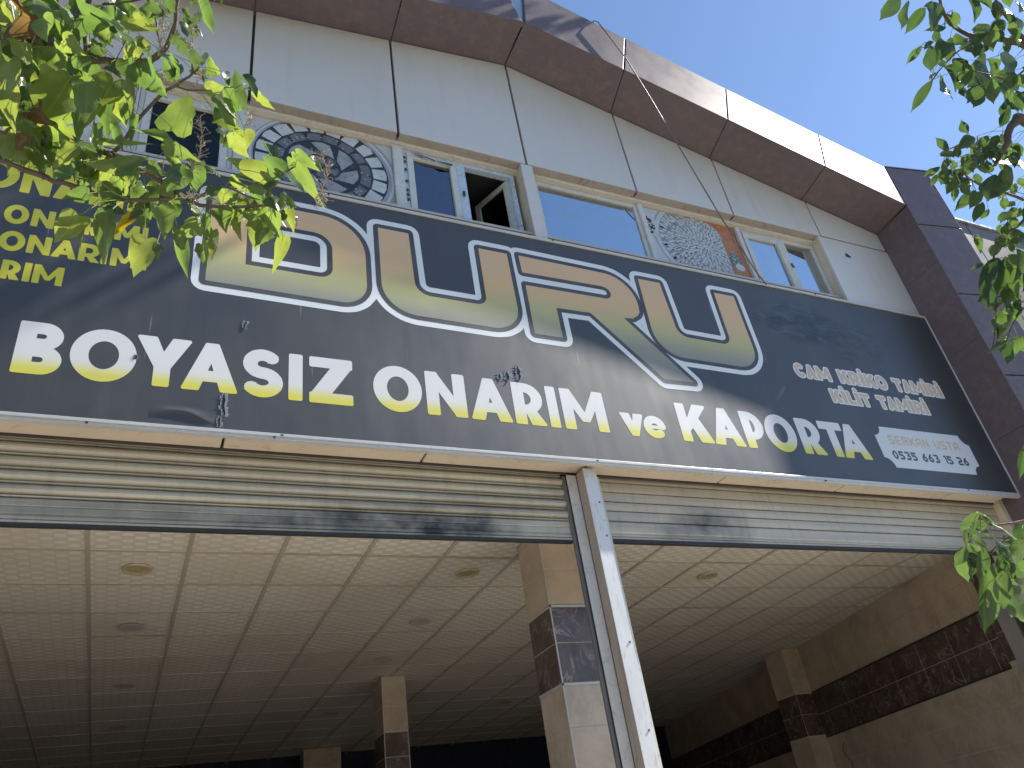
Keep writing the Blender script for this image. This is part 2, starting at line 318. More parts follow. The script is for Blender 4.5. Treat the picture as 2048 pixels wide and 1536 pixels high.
# ------------------------------------------------------------ ground
g = tag(obj('ground', MB().box(-400, 400, -400, 400, -1.78, -1.74), surf('dry_ground', (.12, .105, .085), rough=.95, scale=.3)), kind='structure')
tag(obj('road', MB().box(-60, 60, -9.0, -1.6, -1.73, -1.725), M_ASPHALT), kind='structure')
for i, x in enumerate(range(-30, 30, 6)):
    if i == 0: dash = tag(obj('lane_marking', MB().box(x, x+2.5, -5.35, -5.23, -1.721, -1.717), surf('worn_road_paint', (.6, .6, .57), rough=.7, scale=4), loc=(x, -5.3, -1.72)), kind='structure')
    else: tag(inst('lane_marking', dash.data, None, (x, -5.3, -1.72)), kind='structure')
tag(obj('kerb', MB().box(-60, 60, -1.6, -1.42, -1.735, -1.60), M_KERB, bevel=.015), kind='structure')
tag(obj('pavement', MB().box(-60, 60, -1.416, 4.05, -1.73, -1.6), M_PAVE), kind='structure')
tag(obj('shop_floor', MB().box(-6, 10, 4.054, 13.6, -1.73, -1.595), M_FLOOR), kind='structure')

sw_ = MB().box(-60, 60, -16.3, -16, -1.6, 3.4)  # added unseen wall across the street; blocks ground light from the deep ceiling
for k in range(-14, 15): sw_.box(k*4, k*4+.35, -15.99, -15.8, -1.6, 3.6)
tag(obj('street_light_blocker', sw_, surf('light_blocker_render', (.20, .17, .14), (.14, .12, .10), .9, 0, .6)), kind='structure')

# ------------------------------------------------------------ commercial building shell
YW, YF = 3.89, 3.465
B = empty('commercial_building', (2.5, 4.2, -1.6))
tag(B, 'two storey commercial building with white wall panels under a brown metal gable frame', 'building')
XL, XR = -2.6, 6.87
def soffit_z(x): return 6.475 - .124*(2.601-x) if x < 2.601 else 6.475 - .2588*(x-2.601)
def edge_z(x): return 6.533 - .17*(2.619-x) if x < 2.619 else 6.533 - .2675*(x-2.619)
def p(name, mb, mat, **k): return obj(name, mb, mat, B, **k)
# core walls, floor slabs, roof (all behind the cladding)
p('upper_floor_slab', MB().box(XL, 7.0, 4.22, 13.5, 2.32, 2.7), M_WALLIN)
p('sign_backing_wall', MB().box(XL, 6.86, 3.95, 4.22, 2.36, 4.33), M_JOINT)
top = [(-2.6, 5.15), (6.86, 5.15), (6.86, soffit_z(6.86)-.01), (2.601, 6.46), (-2.6, soffit_z(-2.6)-.01)]
p('gable_backing_wall', MB().xz(top, 3.925, 4.2), M_JOINT)
p('side_wall', MB().box(XL-.3, XL, 3.7, 13.6, -1.6, 5.6), M_WALLIN)
p('rear_wall', MB().box(XL-.3, 12, 13.55, 13.8, -1.6, 6.3), M_NAVY)
p('roof', MB().prism([(-3.1, 0, 5.62), (-3.1, 0, 5.80), (2.62, 0, 6.95), (7.4, 0, 5.72), (7.4, 0, 5.5), (2.62, 0, 6.75)], (0, 4.25, 0), (0, 13.8, 0)), M_ZINC)
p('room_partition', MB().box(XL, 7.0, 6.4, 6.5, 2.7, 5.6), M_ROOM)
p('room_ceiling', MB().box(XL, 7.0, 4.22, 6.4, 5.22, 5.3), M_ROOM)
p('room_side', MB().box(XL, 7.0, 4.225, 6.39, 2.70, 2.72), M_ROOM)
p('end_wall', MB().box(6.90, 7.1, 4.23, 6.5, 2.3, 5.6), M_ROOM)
# white composite panels above the windows
JX = [XL, -1.90, -.775, .351, 1.480, 2.605, 3.710, 4.815, 5.937, 6.868]
GAP = .011
for i in range(len(JX)-1):
    a, b = JX[i]+GAP, JX[i+1]-GAP
    zb = 5.113 if i < 8 else 5.128
    poly = [(a, zb), (b, zb), (b, soffit_z(b)-.012)]
    if a < 2.6 < b: poly.append((2.601, 6.463))
    poly.append((a, soffit_z(a)-.012))
    p('wall_panel', MB().xz(poly, YW, YW+.03), M_WHITE, loc=(a, YW, 5.11), bevel=.003)
    if i < 8: p('panel_return', MB().box(a, b, YW+.002, 3.962, 5.100, 5.112), M_LIP, loc=(a, YW, 5.11))
# window band: header, piers, jamb
p('window_header', MB().box(XL, 5.885, 3.962, 4.06, 5.085, 5.16), M_PVC, bevel=.004)
p('header_strip', MB().box(XL, 5.885, 3.985, 4.05, 5.055, 5.0848), M_BEIGE)
p('wall_panel', MB().box(5.884, 6.868, YW, YW+.03, 4.12, 5.106), M_WHITE, loc=(5.884, YW, 4.1), bevel=.003)
p('jamb_return', MB().box(5.884, 5.900, YW+.031, 4.06, 4.12, 5.099), M_BEIGE)
p('pier_panel', MB().box(2.543, 2.652, YW, YW+.025, 4.12, 5.098), M_WHITE, loc=(2.6, YW, 4.1), bevel=.003)
p('pier_return', MB().box(2.546, 2.558, YW+.026, 4.05, 4.12, 5.098), M_BEIGE)
p('pier_core', MB().box(2.56, 2.648, YW+.026, 4.2, 4.12, 5.098), M_BEIGE)
p('sill', MB().box(XL, 5.883, 3.95, 4.2, 4.335, 4.36), M_BEIGE)
# wall panel piece with the torn vent hole
p('broken_vent_hole', MB().xz([(6.16, 4.885), (6.225, 4.88), (6.235, 4.90), (6.215, 4.915), (6.205, 4.935), (6.192, 4.912), (6.18, 4.94), (6.17, 4.912)], YW-.004, YW-.001), M_DARK)
def window(x0, x1, fm, parts, label=None):
    """outer frame with mullions; parts = list of (x0, x1, z1, glass, framed)"""
    z0, z1 = 4.36, 5.054
    w = MB(); w.box(x0, x1, 3.995, 4.05, z1-.035, z1); w.box(x0, x0+.035, 3.995, 4.05, z0, z1-.0352); w.box(x1-.035, x1, 3.995, 4.05, z0, z1-.0352)
    wd = obj('window', w, fm, B, loc=(x0, 4.0, z0), bevel=.004)
    if label: wd['label'] = label
    for (a, b, mt, sash) in parts:
        if sash:
            s = MB(); t = .052; s.box(a, b, 3.985, 4.03, z1-.035-t, z1-.036); s.box(a, a+t, 3.985, 4.03, z0, z1-.0353-t); s.box(b-t, b, 3.985, 4.03, z0, z1-.0353-t)
            obj('sash', s, sash, wd, loc=(a, 4.0, z0), bevel=.004)
            a2, b2, zt = a+t, b-t, z1-.035-t
        else: a2, b2, zt = a, b, z1-.035
        if mt: obj('pane', MB().box(a2+.001, b2-.001, 4.012, 4.018, z0, zt-.001), mt, wd, loc=(a2, 4.015, z0), recalc=True)
    return wd
# leftmost window, half hidden by the leaves
w0 = window(-.36, .27, M_PVC, [(-.324, .234, M_GLASSN, M_PVC)], 'dark window behind the leaves')
# peeling casement with one sash swung inwards
w1 = window(1.531, 2.515, M_PVCBLUE, [(1.5665, 1.984, M_GLASSD, M_PVC)], 'peeling blue filmed casement, right sash open inwards')
obj('mullion', MB().box(1.985, 2.06, 3.988, 4.055, 4.36, 5.018), M_PVCBLUE, w1, loc=(2.02, 4.0, 4.36), bevel=.004)
h = MB(); h.box(2.012, 2.03, 3.975, 3.9878, 4.66, 4.70); h.box(2.006, 2.022, 3.968, 3.9748, 4.635, 4.655); obj('handle', h, M_DARK, w1, loc=(2.02, 3.98, 4.66))
hg = MB(); hg.box(2.484, 2.497, 3.975, 3.9948, 4.90, 4.96); hg.box(2.486, 2.499, 3.975, 3.9948, 4.45, 4.51); obj('hinge', hg, M_PVC, w1, loc=(2.49, 3.98, 4.9))
# open sash: swung into the room about its right edge
def rotz(q, c, a):
    q = Vector(q)-Vector(c); return Vector((q.x*math.cos(a)-q.y*math.sin(a), q.x*math.sin(a)+q.y*math.cos(a), q.z))+Vector(c)
s = MB(); t = .05
for bx in ((2.075, 2.465, 4.02, 4.06, 4.965, 5.01), (2.075, 2.465, 4.02, 4.06, 4.37, 4.42), (2.075, 2.125, 4.02, 4.06, 4.421, 4.964), (2.415, 2.465, 4.02, 4.06, 4.421, 4.964)): s.box(*bx)
s.v = [tuple(rotz(q, (2.465, 4.03, 0), R(-68))) for q in s.v]
obj('open_sash', s, M_PVC, w1, loc=(2.46, 4.03, 4.4))
s = MB().box(2.126, 2.414, 4.038, 4.042, 4.421, 4.963); s.v = [tuple(rotz(q, (2.465, 4.03, 0), R(-68))) for q in s.v]
obj('pane', s, M_GLASSN, w1, loc=(2.46, 4.03, 4.4))
# torn film strips on the casement
random.seed(3)
def film(vs, f): obj('peeling_film', MB().add(vs, [f]), M_DARK, w1, loc=vs[0], recalc=False)
for (x0, z0, x1, z1, wd_) in ((1.60, 5.035, 1.80, 4.985, .012), (1.78, 4.99, 1.95, 4.985, .014), (1.60, 5.02, 1.70, 4.99, .008)):
    film([(x0, 3.975, z0), (x1, 3.972, z1), (x1, 3.976, z1-wd_), ((x0+x1)/2, 3.965, (z0+z1)/2-wd_*1.8)], (0, 3, 2, 1))
for zz in (4.97, 4.92, 4.83, 4.70, 4.60, 4.55, 4.50): film([(1.538, 3.990, zz), (1.556, 3.990, zz+.004), (1.558, 3.984, zz-.03), (1.542, 3.986, zz-.035)], (0, 1, 2, 3))
w2 = window(2.70, 3.745, M_PVC, [(2.736, 3.709, M_MIRROR, None)], 'large fixed pane with sky blue mirror film')
w3 = window(4.905, 5.880, M_PVC, [(4.945, 5.42, M_MIRROR, M_PVC), (5.475, 5.845, M_MIRROR, None)], 'two pane casement beside the brown frame')
obj('mullion', MB().box(5.421, 5.474, 3.988, 4.05, 4.36, 5.018), M_PVC, w3, loc=(5.44, 4.0, 4.36), bevel=.004)
h = MB(); h.box(5.44, 5.456, 3.975, 3.9878, 4.66, 4.71); h.box(5.436, 5.462, 3.970, 3.9748, 4.66, 4.675); obj('handle', h, M_SEED, w3, loc=(5.45, 3.98, 4.66))
for a, b in ((-.381, -.361), (.27, .362), (1.448, 1.530), (2.652, 2.699), (3.746, 3.800), (4.866, 4.904)): p('window_post', MB().box(a+.001, b-.001, 3.972, 4.05, 4.36, 5.0545), M_PVC, loc=(a, 4, 4.36), bevel=.004)
# white lapped boards at the far left of the window band
for i in range(8):
    a = -2.1 + i*.215
    p('lapped_board', MB().box(a, a+.2125, 3.975+.004*(i % 2), 4.02, 4.36, 5.0545), M_PVC, loc=(a, 4, 4.36), bevel=.004)

# brown gable frame: front panels, soffit panels, reveal panels, leg
def cut(x_bottom, k, slope):   # top point of a joint that stands square to the sloping edge
    return None
def fascia(xa, xb, ta, tb, name='fascia_panel'):   # xa/xb bottom joints, ta/tb tops
    g_ = .008
    poly = [(xa+g_, edge_z(xa+g_)), (xb-g_, edge_z(xb-g_)), (tb[0]-g_, tb[1]), (ta[0]+g_, ta[1])]
    mb = MB().prism([(x, 0, z) for x, z in poly], (0, YF, 0), (0, YF+.03, 0))
    return p(name, mb, M_BROWN, loc=(xa, YF, edge_z(xa)), bevel=.004)
def topz(x): return 7.125 - .2855*(x-2.76) if x > 2.62 else 7.14 - .17*(2.5-x)
tops = [(2.70, topz(2.70)+.005), (3.775, topz(3.775)), (4.895, topz(4.895)), (6.01, topz(6.01)), (6.862, topz(6.862)+.018)]
bots = [2.625, 3.617, 4.730, 5.862, 6.866]
for i in range(4): fascia(bots[i], bots[i+1], tops[i], tops[i+1])
lb = [2.605, 1.47, .33, -.81, -1.95]; lt = [2.48, 1.37, .23, -.91, -1.95]
for i in range(4): fascia(lb[i+1], lb[i], (lt[i+1], topz(lt[i+1])), (lt[i], topz(lt[i])))
p('joint_backing', MB().xz([(-1.95, edge_z(-1.95)+.01), (2.62, 6.55), (6.85, 5.415), (6.85, 5.96), (2.76, 7.10), (2.3, 7.10), (-1.95, topz(-1.95)-.02)], YF+.032, YF+.06), M_ZINC)
p('parapet_top', MB().prism([(2.62, 0, 7.10), (6.86, 0, 5.965), (6.86, 0, 5.945), (2.62, 0, 7.08)], (0, YF+.031, 0), (0, 4.3, 0)), M_BROWN)
p('parapet_top', MB().prism([(2.62, 0, 7.10), (-1.95, 0, 6.35), (-1.95, 0, 6.33), (2.62, 0, 7.08)], (0, YF+.031, 0), (0, 4.3, 0)), M_BROWN)
def soffit(xa, xb, xa2, xb2):      # underside, xa/xb at the front edge, xa2/xb2 at the wall
    g_ = .005; P = [(xa+g_, YF+.002, edge_z(xa)), (xb-g_, YF+.002, edge_z(xb)), (xb2-g_, YW+.035, soffit_z(xb2)), (xa2+g_, YW+.035, soffit_z(xa2))]
    vs = P + [(x, y, z+.02) for x, y, z in P]
    p('soffit_panel', MB().add(vs, [(0, 3, 2, 1), (4, 5, 6, 7), (0, 1, 5, 4), (1, 2, 6, 5), (2, 3, 7, 6), (3, 0, 4, 7)]), M_BROWN, loc=P[0])
back = [2.601, 3.70, 4.80, 5.90, 6.866]
for i in range(4): soffit(bots[i], bots[i+1], back[i], back[i+1])
lback = [2.601, 1.49, .35, -.79, -1.95]; lb2 = [2.615, 1.47, .33, -.81, -1.95]
for i in range(4): soffit(lb2[i+1], lb2[i], lback[i+1], lback[i])
# right leg: inner reveal (faces left) and a front face turned about nine degrees
for a, b in ((5.39, 4.62), (4.62, 3.69), (3.69, 2.76), (2.76, 1.83), (1.83, .9), (.9, -.03), (-.03, -.96), (-.96, -1.6)):
    back_y = 3.925 if b > 2.3 else 4.02
    za = a if a < 5.3 else edge_z(6.87)-.012
    p('reveal_panel', MB().box(6.870, 6.89, YF+.001, back_y, b+.0015, za-.0015), M_BROWN, loc=(6.88, YF, b))
th = R(-9.0); dx, dy = math.cos(th), math.sin(th)
for a, b in ((5.975, 5.125), (5.125, 4.20), (4.20, 3.25), (3.25, 2.30), (2.30, 1.35), (1.35, .40), (.40, -.6), (-.6, -1.6)):
    a_, b_ = a-.007, b+.007; W_ = .563
    q = [(6.872, YF, b_), (6.872+W_*dx, YF+W_*dy, b_), (6.872+W_*dx, YF+W_*dy, a_ + (.012 if a > 5.5 else 0)), (6.872, YF, a_)]
    mb = MB().prism(q, (0, 0, 0), (.02, .03, 0)); p('leg_panel', mb, M_BROWN, loc=(6.87, YF, b), bevel=.004)
q = [(6.892, YF+.035, -1.6), (6.892+.53*dx, YF+.035+.53*dy, -1.6), (7.44, 4.4, -1.6), (6.892, 4.4, -1.6)]
p('leg_core', MB().prism(q, (0, 0, 0), (0, 0, 7.53)), M_JOINT)
q = [(6.874, YF-.003, 5.979), (6.874+.57*dx, YF-.003+.57*dy, 5.991), (7.47, 4.4, 5.98), (6.874, 4.4, 5.975)]
p('leg_cap', MB().prism(q, (0, 0, 0), (0, 0, .012)), M_BROWN)
# left leg
for a, b in ((6.3, 5.2), (5.2, 4.2), (4.2, 3.2), (3.2, 2.2), (2.2, 1.2), (1.2, .2), (.2, -.7), (-.7, -1.6)):
    p('leg_panel', MB().box(-2.6, -1.95, YF, YF+.03, b+.006, a-.006), M_BROWN, loc=(-2.3, YF, b), bevel=.004)
    zt = a if a < 5.5 else edge_z(-1.95)
    p('reveal_panel', MB().box(-1.97, -1.951, YF+.031, 3.92, b+.0015, zt-.0015), M_BROWN, loc=(-1.96, YF, b))
p('leg_core', MB().box(-2.59, -1.975, YF+.032, 3.92, -1.6, 6.2), M_JOINT)
# lintel boards under the sign
LJ = [-1.945, -.85, .335, 1.49, 2.60, 3.75, 4.90, 6.105, 6.80]
for i in range(len(LJ)-1):
    p('lintel_board', MB().box(LJ[i]+.007, LJ[i+1]-.007, 3.884, 4.058, 2.258, 2.290), M_BEIGE, loc=(LJ[i], 3.9, 2.26), bevel=.006)
p('lintel_core', MB().box(-1.945, 6.862, 3.90, 4.20, 2.293, 2.355), M_DARK)
p('shutter_housing_lip', MB().box(-1.945, 6.80, 4.060, 4.068, 2.246, 2.292), M_JOINT)
p('jamb', MB().box(6.802, 6.868, 4.02, 4.3, -1.6, 2.29), M_BEIGE, bevel=.004)
p('jamb', MB().box(-1.948, -1.88, 4.02, 4.3, -1.6, 2.29), M_BEIGE, bevel=.004)

# neighbouring building behind the right leg
NB = empty('neighbour_building', (9.5, 4.5, -1.6)); tag(NB, 'lower brown panelled neighbour wall beyond the frame, half hidden by leaves', 'building')
ztop = 6.03
zs = [ztop, 5.2, 4.3, 3.4, 2.5, 1.6, .7, -.3, -1.6]; xs = [7.62, 8.72, 9.82, 10.92, 12.0]
for i in range(len(zs)-1):
    for j in range(len(xs)-1):
        obj('cladding_panel', MB().box(xs[j]+.007, xs[j+1]-.007, 3.9, 3.93, zs[i+1]+.007, zs[i]-.007), M_BROWN, NB, loc=(xs[j], 3.9, zs[i+1]), bevel=.004)
obj('wall_core', MB().box(7.62, 12, 3.935, 4.21, -1.6, ztop-.01), M_JOINT, NB)
obj('parapet_cap', MB().box(7.60, 12.02, 3.87, 4.2, ztop, ztop+.03), M_ZINC, NB)

# ------------------------------------------------------------ shop interior
ZC = 2.17
CE = tag(obj('ceiling', MB().box(-2.6, 9.9, 4.22, 13.6, ZC+.03, ZC+.12), M_GRID, loc=(2.5, 8, ZC+.05)), kind='structure')
TS = .598; X0 = .280; Y0 = 5.345; TY = .612
tm = MB().box(-TS/2+.012, TS/2-.012, -TY/2+.010, TY/2-.010, -.006, .012)
tme = bpy.data.meshes.new('ceiling_tile'); tme.from_pydata(tm.v, [], tm.f); tme.materials.append(M_CTILE); fix_normals(tme)
def wall_x(y): return 7.33 + .245*(y-5.04)
random.seed(21)
nt_ = 0
for j in range(-2, 14):
    for i in range(-4, 15):
        x, y = X0+(i+.5)*TS, Y0+(j+.5)*TY
        if x > wall_x(y)+.25 or y > 13.5 or y < 4.3: continue
        o = inst('ceiling_tile', tme, CE, (x, y, ZC+.0105+random.uniform(-.002, .003))); o.rotation_euler = (random.gauss(0, .0022), random.gauss(0, .0022), random.choice((0, math.pi))); nt_ += 1
for i in range(-4, 16):
    x = X0+i*TS
    if x < 9.2: obj('ceiling_rail', MB().box(x-.0145, x+.0145, 4.25, 13.5, ZC-.004, ZC+.006), M_GRID, CE, loc=(x, 8, ZC))
for j in range(-1, 14):
    y = Y0+j*TY
    obj('cross_rail', MB().box(-2.4, 9.1, y-.011, y+.011, ZC-.0025, ZC+.003), M_GRID, CE, loc=(3, y, ZC))
# downlights
M_RING = surf('aged_white_ring', (.50, .42, .26), rough=.35, scale=8); M_LENS = surf('yellowed_lens', (.46, .40, .22), rough=.3, scale=8)
M_RINGW = surf('white_ring', (.50, .46, .42), rough=.4, scale=8)
def disc(r0, r1, z, zb, n=28):
    mb = MB(); vs = []
    for r, zz in ((r0, z), (r1, zb)):
        vs += [(r*math.cos(2*math.pi*k/n), r*math.sin(2*math.pi*k/n), zz) for k in range(n)]
    return vs
def ringmesh(name, r_in, r_out, zz, mat, n=28):
    mb = MB(); vs = []
    for r, z in ((r_out, .0), (r_out-.006, -zz), (r_in+.01, -zz), (r_in, -.002)): vs += [(r*math.cos(2*math.pi*k/n), r*math.sin(2*math.pi*k/n), z) for k in range(n)]
    fs = [(a*n+k, a*n+(k+1) % n, (a+1)*n+(k+1) % n, (a+1)*n+k) for a in range(3) for k in range(n)]
    me = bpy.data.meshes.new(name); me.from_pydata(vs, [], fs); me.materials.append(mat); fix_normals(me); return me
ring_y = ringmesh('ring', .07, .10, .009, M_RING); ring_w = ringmesh('ring', .07, .10, .006, M_RINGW)
ln = MB().add([(.072*math.cos(2*math.pi*k/28), .072*math.sin(2*math.pi*k/28), -.003) for k in range(28)] , [tuple(range(28))])
lens_y = bpy.data.meshes.new('lens'); lens_y.from_pydata(ln.v, [], ln.f); lens_y.materials.append(M_LENS)
lens_w = bpy.data.meshes.new('lens'); lens_w.from_pydata(ln.v, [], ln.f); lens_w.materials.append(M_RINGW)
lights = [(-.02, 5.65, 1, 'yellowed round ceiling downlight nearest the left shutter, by the long metal rail'), (-.02, 6.92, 0, 'flat white round ceiling cover in the second row of the left lamp line'),
 (-.02, 8.72, 0, 'round downlight third along the left lamp line, in deepening shade'), (-.02, 10.56, 0, 'dim round downlight farthest back in the left lamp line'),
 (2.385, 5.65, 1, 'yellowed round ceiling downlight beside the front tiled column'), (2.385, 6.88, 0, 'pale round ceiling cover behind the yellowed lamp by the front column'),
 (2.385, 8.12, 0, 'round ceiling cover just in front of the middle tiled column'), (2.385, 10.5, 0, 'dark round downlight left of the middle tiled column'), (2.385, 12.74, 0, 'darkest downlight in front of the rear tiled column'),
 (1.17, 11.75, 0, 'faint downlight left of the rear column, deep in the shop'), (4.77, 5.65, 1, 'round downlight seen through the right hand bay behind the post'), (4.77, 10.47, 0, 'dark downlight between the middle and front columns')]
for x, y, k, lab in lights:
    t = empty('ceiling_downlight', (x, y, ZC-.004)); tag(t, lab, 'ceiling light', 'round downlights in the shop ceiling')
    inst('ring', ring_y if k else ring_w, t, (x, y, ZC-.004)); inst('lens', lens_y if k else lens_w, t, (x, y, ZC-.004))
# tiled columns
def column(name, x0, x1, y0, y1, label, zt=ZC):
    t = empty(name, ((x0+x1)/2, (y0+y1)/2, -1.595)); tag(t, label, 'column', 'tiled columns inside the shop')
    obj('core', MB().box(x0+.003, x1-.003, y0+.003, y1-.003, -1.595, zt-.003), M_GROUT, t)
    rows = []; z = 1.60
    z_ = z
    while z_ < zt-.02: rows.append((z_+.003, min(z_+.25, zt)-.003, M_LTILE)); z_ += .254
    rows += [(1.34+.004, 1.582, M_DTILE), (1.082+.003, 1.337, M_DTILE)]
    z_ = 1.062
    while z_ > -1.35: rows.append((z_-.252, z_-.003, M_LTILE)); z_ -= .255
    for a, b, mt in rows:
        obj('tile', MB().box(x0+.004, x1-.004, y0, y0+.01, a, b), mt, t, loc=(x0, y0, a))
        obj('tile', MB().box(x0, x0+.01, y0+.0105, y1-.004, a, b), mt, t, loc=(x0, y1, a))
        obj('tile', MB().box(x1-.01, x1, y0+.0105, y1-.004, a, b), mt, t, loc=(x1, y1, a))
    for a in (1.584, 1.064):
        s = MB(); s.box(x0+.003, x1-.003, y0-.004, y0+.008, a, a+.014); s.box(x0-.004, x0+.008, y0-.004, y1, a, a+.014); obj('metal_strip', s, M_TRIM, t)
    obj('corner_trim', MB().box(x0-.004, x0+.004, y0-.004, y0+.004, -1.59, zt-.01), M_TRIM, t, loc=(x0, y0, 0))
    obj('corner_trim', MB().box(x1-.004, x1+.004, y0-.004, y0+.004, -1.59, zt-.01), M_TRIM, t, loc=(x1, y0, 0))
    return t
column('tiled_column', 2.59, 2.99, 4.75, 5.11, 'nearest tiled column with a chrome corner strip, just behind the white steel post')
column('tiled_column', 2.555, 2.82, 8.80, 9.18, 'slim tiled column standing in the middle of the shop')
column('tiled_column', 2.505, 3.05, 12.88, 13.2, 'wide tiled column against the dark rear wall')
# right wall, set at a skew
RW = empty('right_wall', (7.33, 5.04, -1.6)); RW.rotation_euler = (0, 0, 0); tag(RW, kind='structure')
dv = Vector((.245, 1, 0)).normalized(); nv = Vector((-dv.y, dv.x, 0)); P0 = Vector((7.33, 5.04, 0))
def on_wall(s_, z, off): q = P0 + dv*s_ + nv*off; return (q.x, q.y, z)
def wall_box(s0, s1, z0, z1, o0, o1):
    v = [on_wall(s0, z0, o0), on_wall(s1, z0, o0), on_wall(s1, z0, o1), on_wall(s0, z0, o1)]; v += [(x, y, z1) for x, y, _ in v]
    return MB().add(v, [(0, 3, 2, 1), (4, 5, 6, 7), (0, 1, 5, 4), (1, 2, 6, 5), (2, 3, 7, 6), (3, 0, 4, 7)])
obj('wall_core', wall_box(-.9, 9.5, -1.6, 2.3, -.2, -.003), M_GROUT, RW)
rows = [(1.89, 2.165, M_LTILE), (1.61, 1.885, M_LTILE), (1.327, 1.582, M_DTILE), (1.066, 1.322, M_DTILE)]
z_ = 1.045
for k in range(5): rows.append((z_-.28, z_-.003, M_LTILE)); z_ -= .283
for a, b, mt in rows:
    for k in range(-2, 18): 
        s0 = k*.512+.005
        if k == -2: continue
        obj('tile', wall_box(max(s0, -.2)+.003, s0+.507, a, b, -.011, 0), mt, RW, loc=on_wall(s0, a, 0))
for a in (1.584, 1.046): obj('metal_strip', wall_box(-.2, 9.3, a, a+.018, -.01, .006), M_DARK, RW)
obj('pilaster_core', wall_box(3.30, 3.62, -1.6, 2.165, .0, .05), M_GROUT, RW)
PL = empty('tiled_pilaster', (7.98, 8.3, -1.595)); tag(PL, 'shallow tiled pilaster part way along the skewed right wall', 'column')
def pil_box(x0, x1, y0, y1, a, b): return MB().box(x0, x1, y0, y1, a, b)
obj('core', pil_box(7.831, 8.25, 8.241, 8.6, -1.595, 2.165), M_GROUT, PL)
for a, b, mt in [(2.095, 2.163, M_LTILE), (1.84, 2.092, M_LTILE), (1.603, 1.837, M_LTILE), (1.342, 1.584, M_DTILE), (1.087, 1.338, M_DTILE), (.83, 1.066, M_LTILE), (.575, .827, M_LTILE), (.32, .572, M_LTILE), (.065, .317, M_LTILE), (-.19, .062, M_LTILE)]:
    obj('tile', MB().box(7.833, 8.15, 8.238, 8.247, a, b), mt, PL, loc=(7.83, 8.24, a))
    obj('tile', MB().box(7.828, 7.837, 8.248, 8.6, a, b), mt, PL, loc=(7.83, 8.6, a))
PR = empty('tiled_jamb_pier', (7.2, 4.6, -1.595)); tag(PR, 'dark and beige tiled jamb pier at the right edge of the opening', 'column')
obj('core', MB().box(7.199, 7.5, 4.23, 4.848, -1.595, 2.165), M_GROUT, PR)
for a, b, mt in [(1.89, 2.163, M_LTILE), (1.603, 1.887, M_DTILE), (1.342, 1.600, M_DTILE), (1.087, 1.338, M_DTILE), (.83, 1.084, M_LTILE), (.575, .827, M_LTILE), (.32, .572, M_LTILE)]:
    obj('tile', MB().box(7.196, 7.206, 4.56, 4.845, a, b), mt, PR, loc=(7.2, 4.85, a)); obj('tile', MB().box(7.196, 7.206, 4.25, 4.557, a, b), mt, PR, loc=(7.2, 4.5, a))
tag(obj('wall_infill', MB().box(6.87, 7.2, 4.41, 4.56, -1.6, 2.3), M_WALLIN), kind='structure')
tag(obj('interior_left_wall', MB().box(-2.599, -2.5, 4.23, 13.5, -1.59, 2.165), M_WALLIN), kind='structure')
tag(obj('hanging_wire', MB().tube([on_wall(2.9, .93, .03), on_wall(2.95, .85, .05), on_wall(2.86, .7, .04), on_wall(2.9, .45, .05), on_wall(2.8, .2, .04)], .006), M_CABLE), 'thin loose wire hanging down the beige tiles of the right wall', 'wire')

# ------------------------------------------------------------ steel post between the two bays
PO = empty('steel_post', (2.605, 4.05, -1.6)); tag(PO, 'white steel post with dusty flank dividing the two shutter bays', 'post')
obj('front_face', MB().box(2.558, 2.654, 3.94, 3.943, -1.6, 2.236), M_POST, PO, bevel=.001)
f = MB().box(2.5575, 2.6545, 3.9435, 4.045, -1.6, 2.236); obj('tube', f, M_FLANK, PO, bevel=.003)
obj('seam', MB().box(2.5560, 2.5574, 4.032, 4.036, -1.6, 2.236), M_DARK, PO)
obj('rail_face', MB().box(2.487, 2.5555, 4.038, 4.05, -1.6, 2.232), M_PVC, PO, bevel=.002)
obj('rail_slot', MB().box(2.464, 2.4865, 4.062, 4.08, -1.6, 2.232), M_SLOT, PO)
obj('rail_back', MB().box(2.478, 2.74, 4.082, 4.10, -1.6, 2.232), M_SLOT, PO)
obj('rail_face', MB().box(2.6565, 2.735, 4.038, 4.05, -1.6, 2.232), M_PVC, PO, bevel=.002)
for z in (1.76, 1.10, .62, 1.99): obj('screw', MB().box(2.628, 2.636, 3.936, 3.9399, z, z+.010), M_DARK, PO, loc=(2.63, 3.94, z))
r = MB(); random.seed(8)
for k in range(26):
    z = random.uniform(.3, 1.75); r.box(2.6546, 2.6556, 3.9405+random.random()*.004, 3.95, z, z+random.uniform(.006, .03))
obj('rust_spots', r, M_RUST, PO)

# ------------------------------------------------------------ roller shutters
def slat_profile(kind, zt, zb):
    h = zt-zb; y = 4.09
    if kind == 'L':
        pr = [(.008, 0), (-.004, .03), (-.014, .12), (-.022, .3), (-.022, .48), (-.014, .66), (.000, .76), (.010, .79), (.008, .82), (-.008, .84), (-.012, .90), (-.006, .96), (.010, 1)]
    elif kind == 'R': pr = [(.010, 0), (-.002, .03), (-.007, .1), (-.009, .5), (-.007, .93), (-.002, .97), (.010, 1)]
    elif kind == 'RB': pr = [(.002, 0), (-.008, .04), (-.010, .1), (-.010, .6), (-.004, .66), (-.004, .72), (-.012, .76), (-.012, .84), (-.004, .87), (-.012, .9), (-.014, 1)]
    else: pr = [(.002, 0), (-.010, .03), (-.012, .08), (-.012, .30), (-.007, .34), (-.012, .38), (-.012, .62), (-.005, .66), (-.005, .70), (-.014, .74), (-.014, .86), (-.007, .88), (-.016, .92), (-.016, 1)]
    return [(y+a, zt-b*h) for a, b in pr]
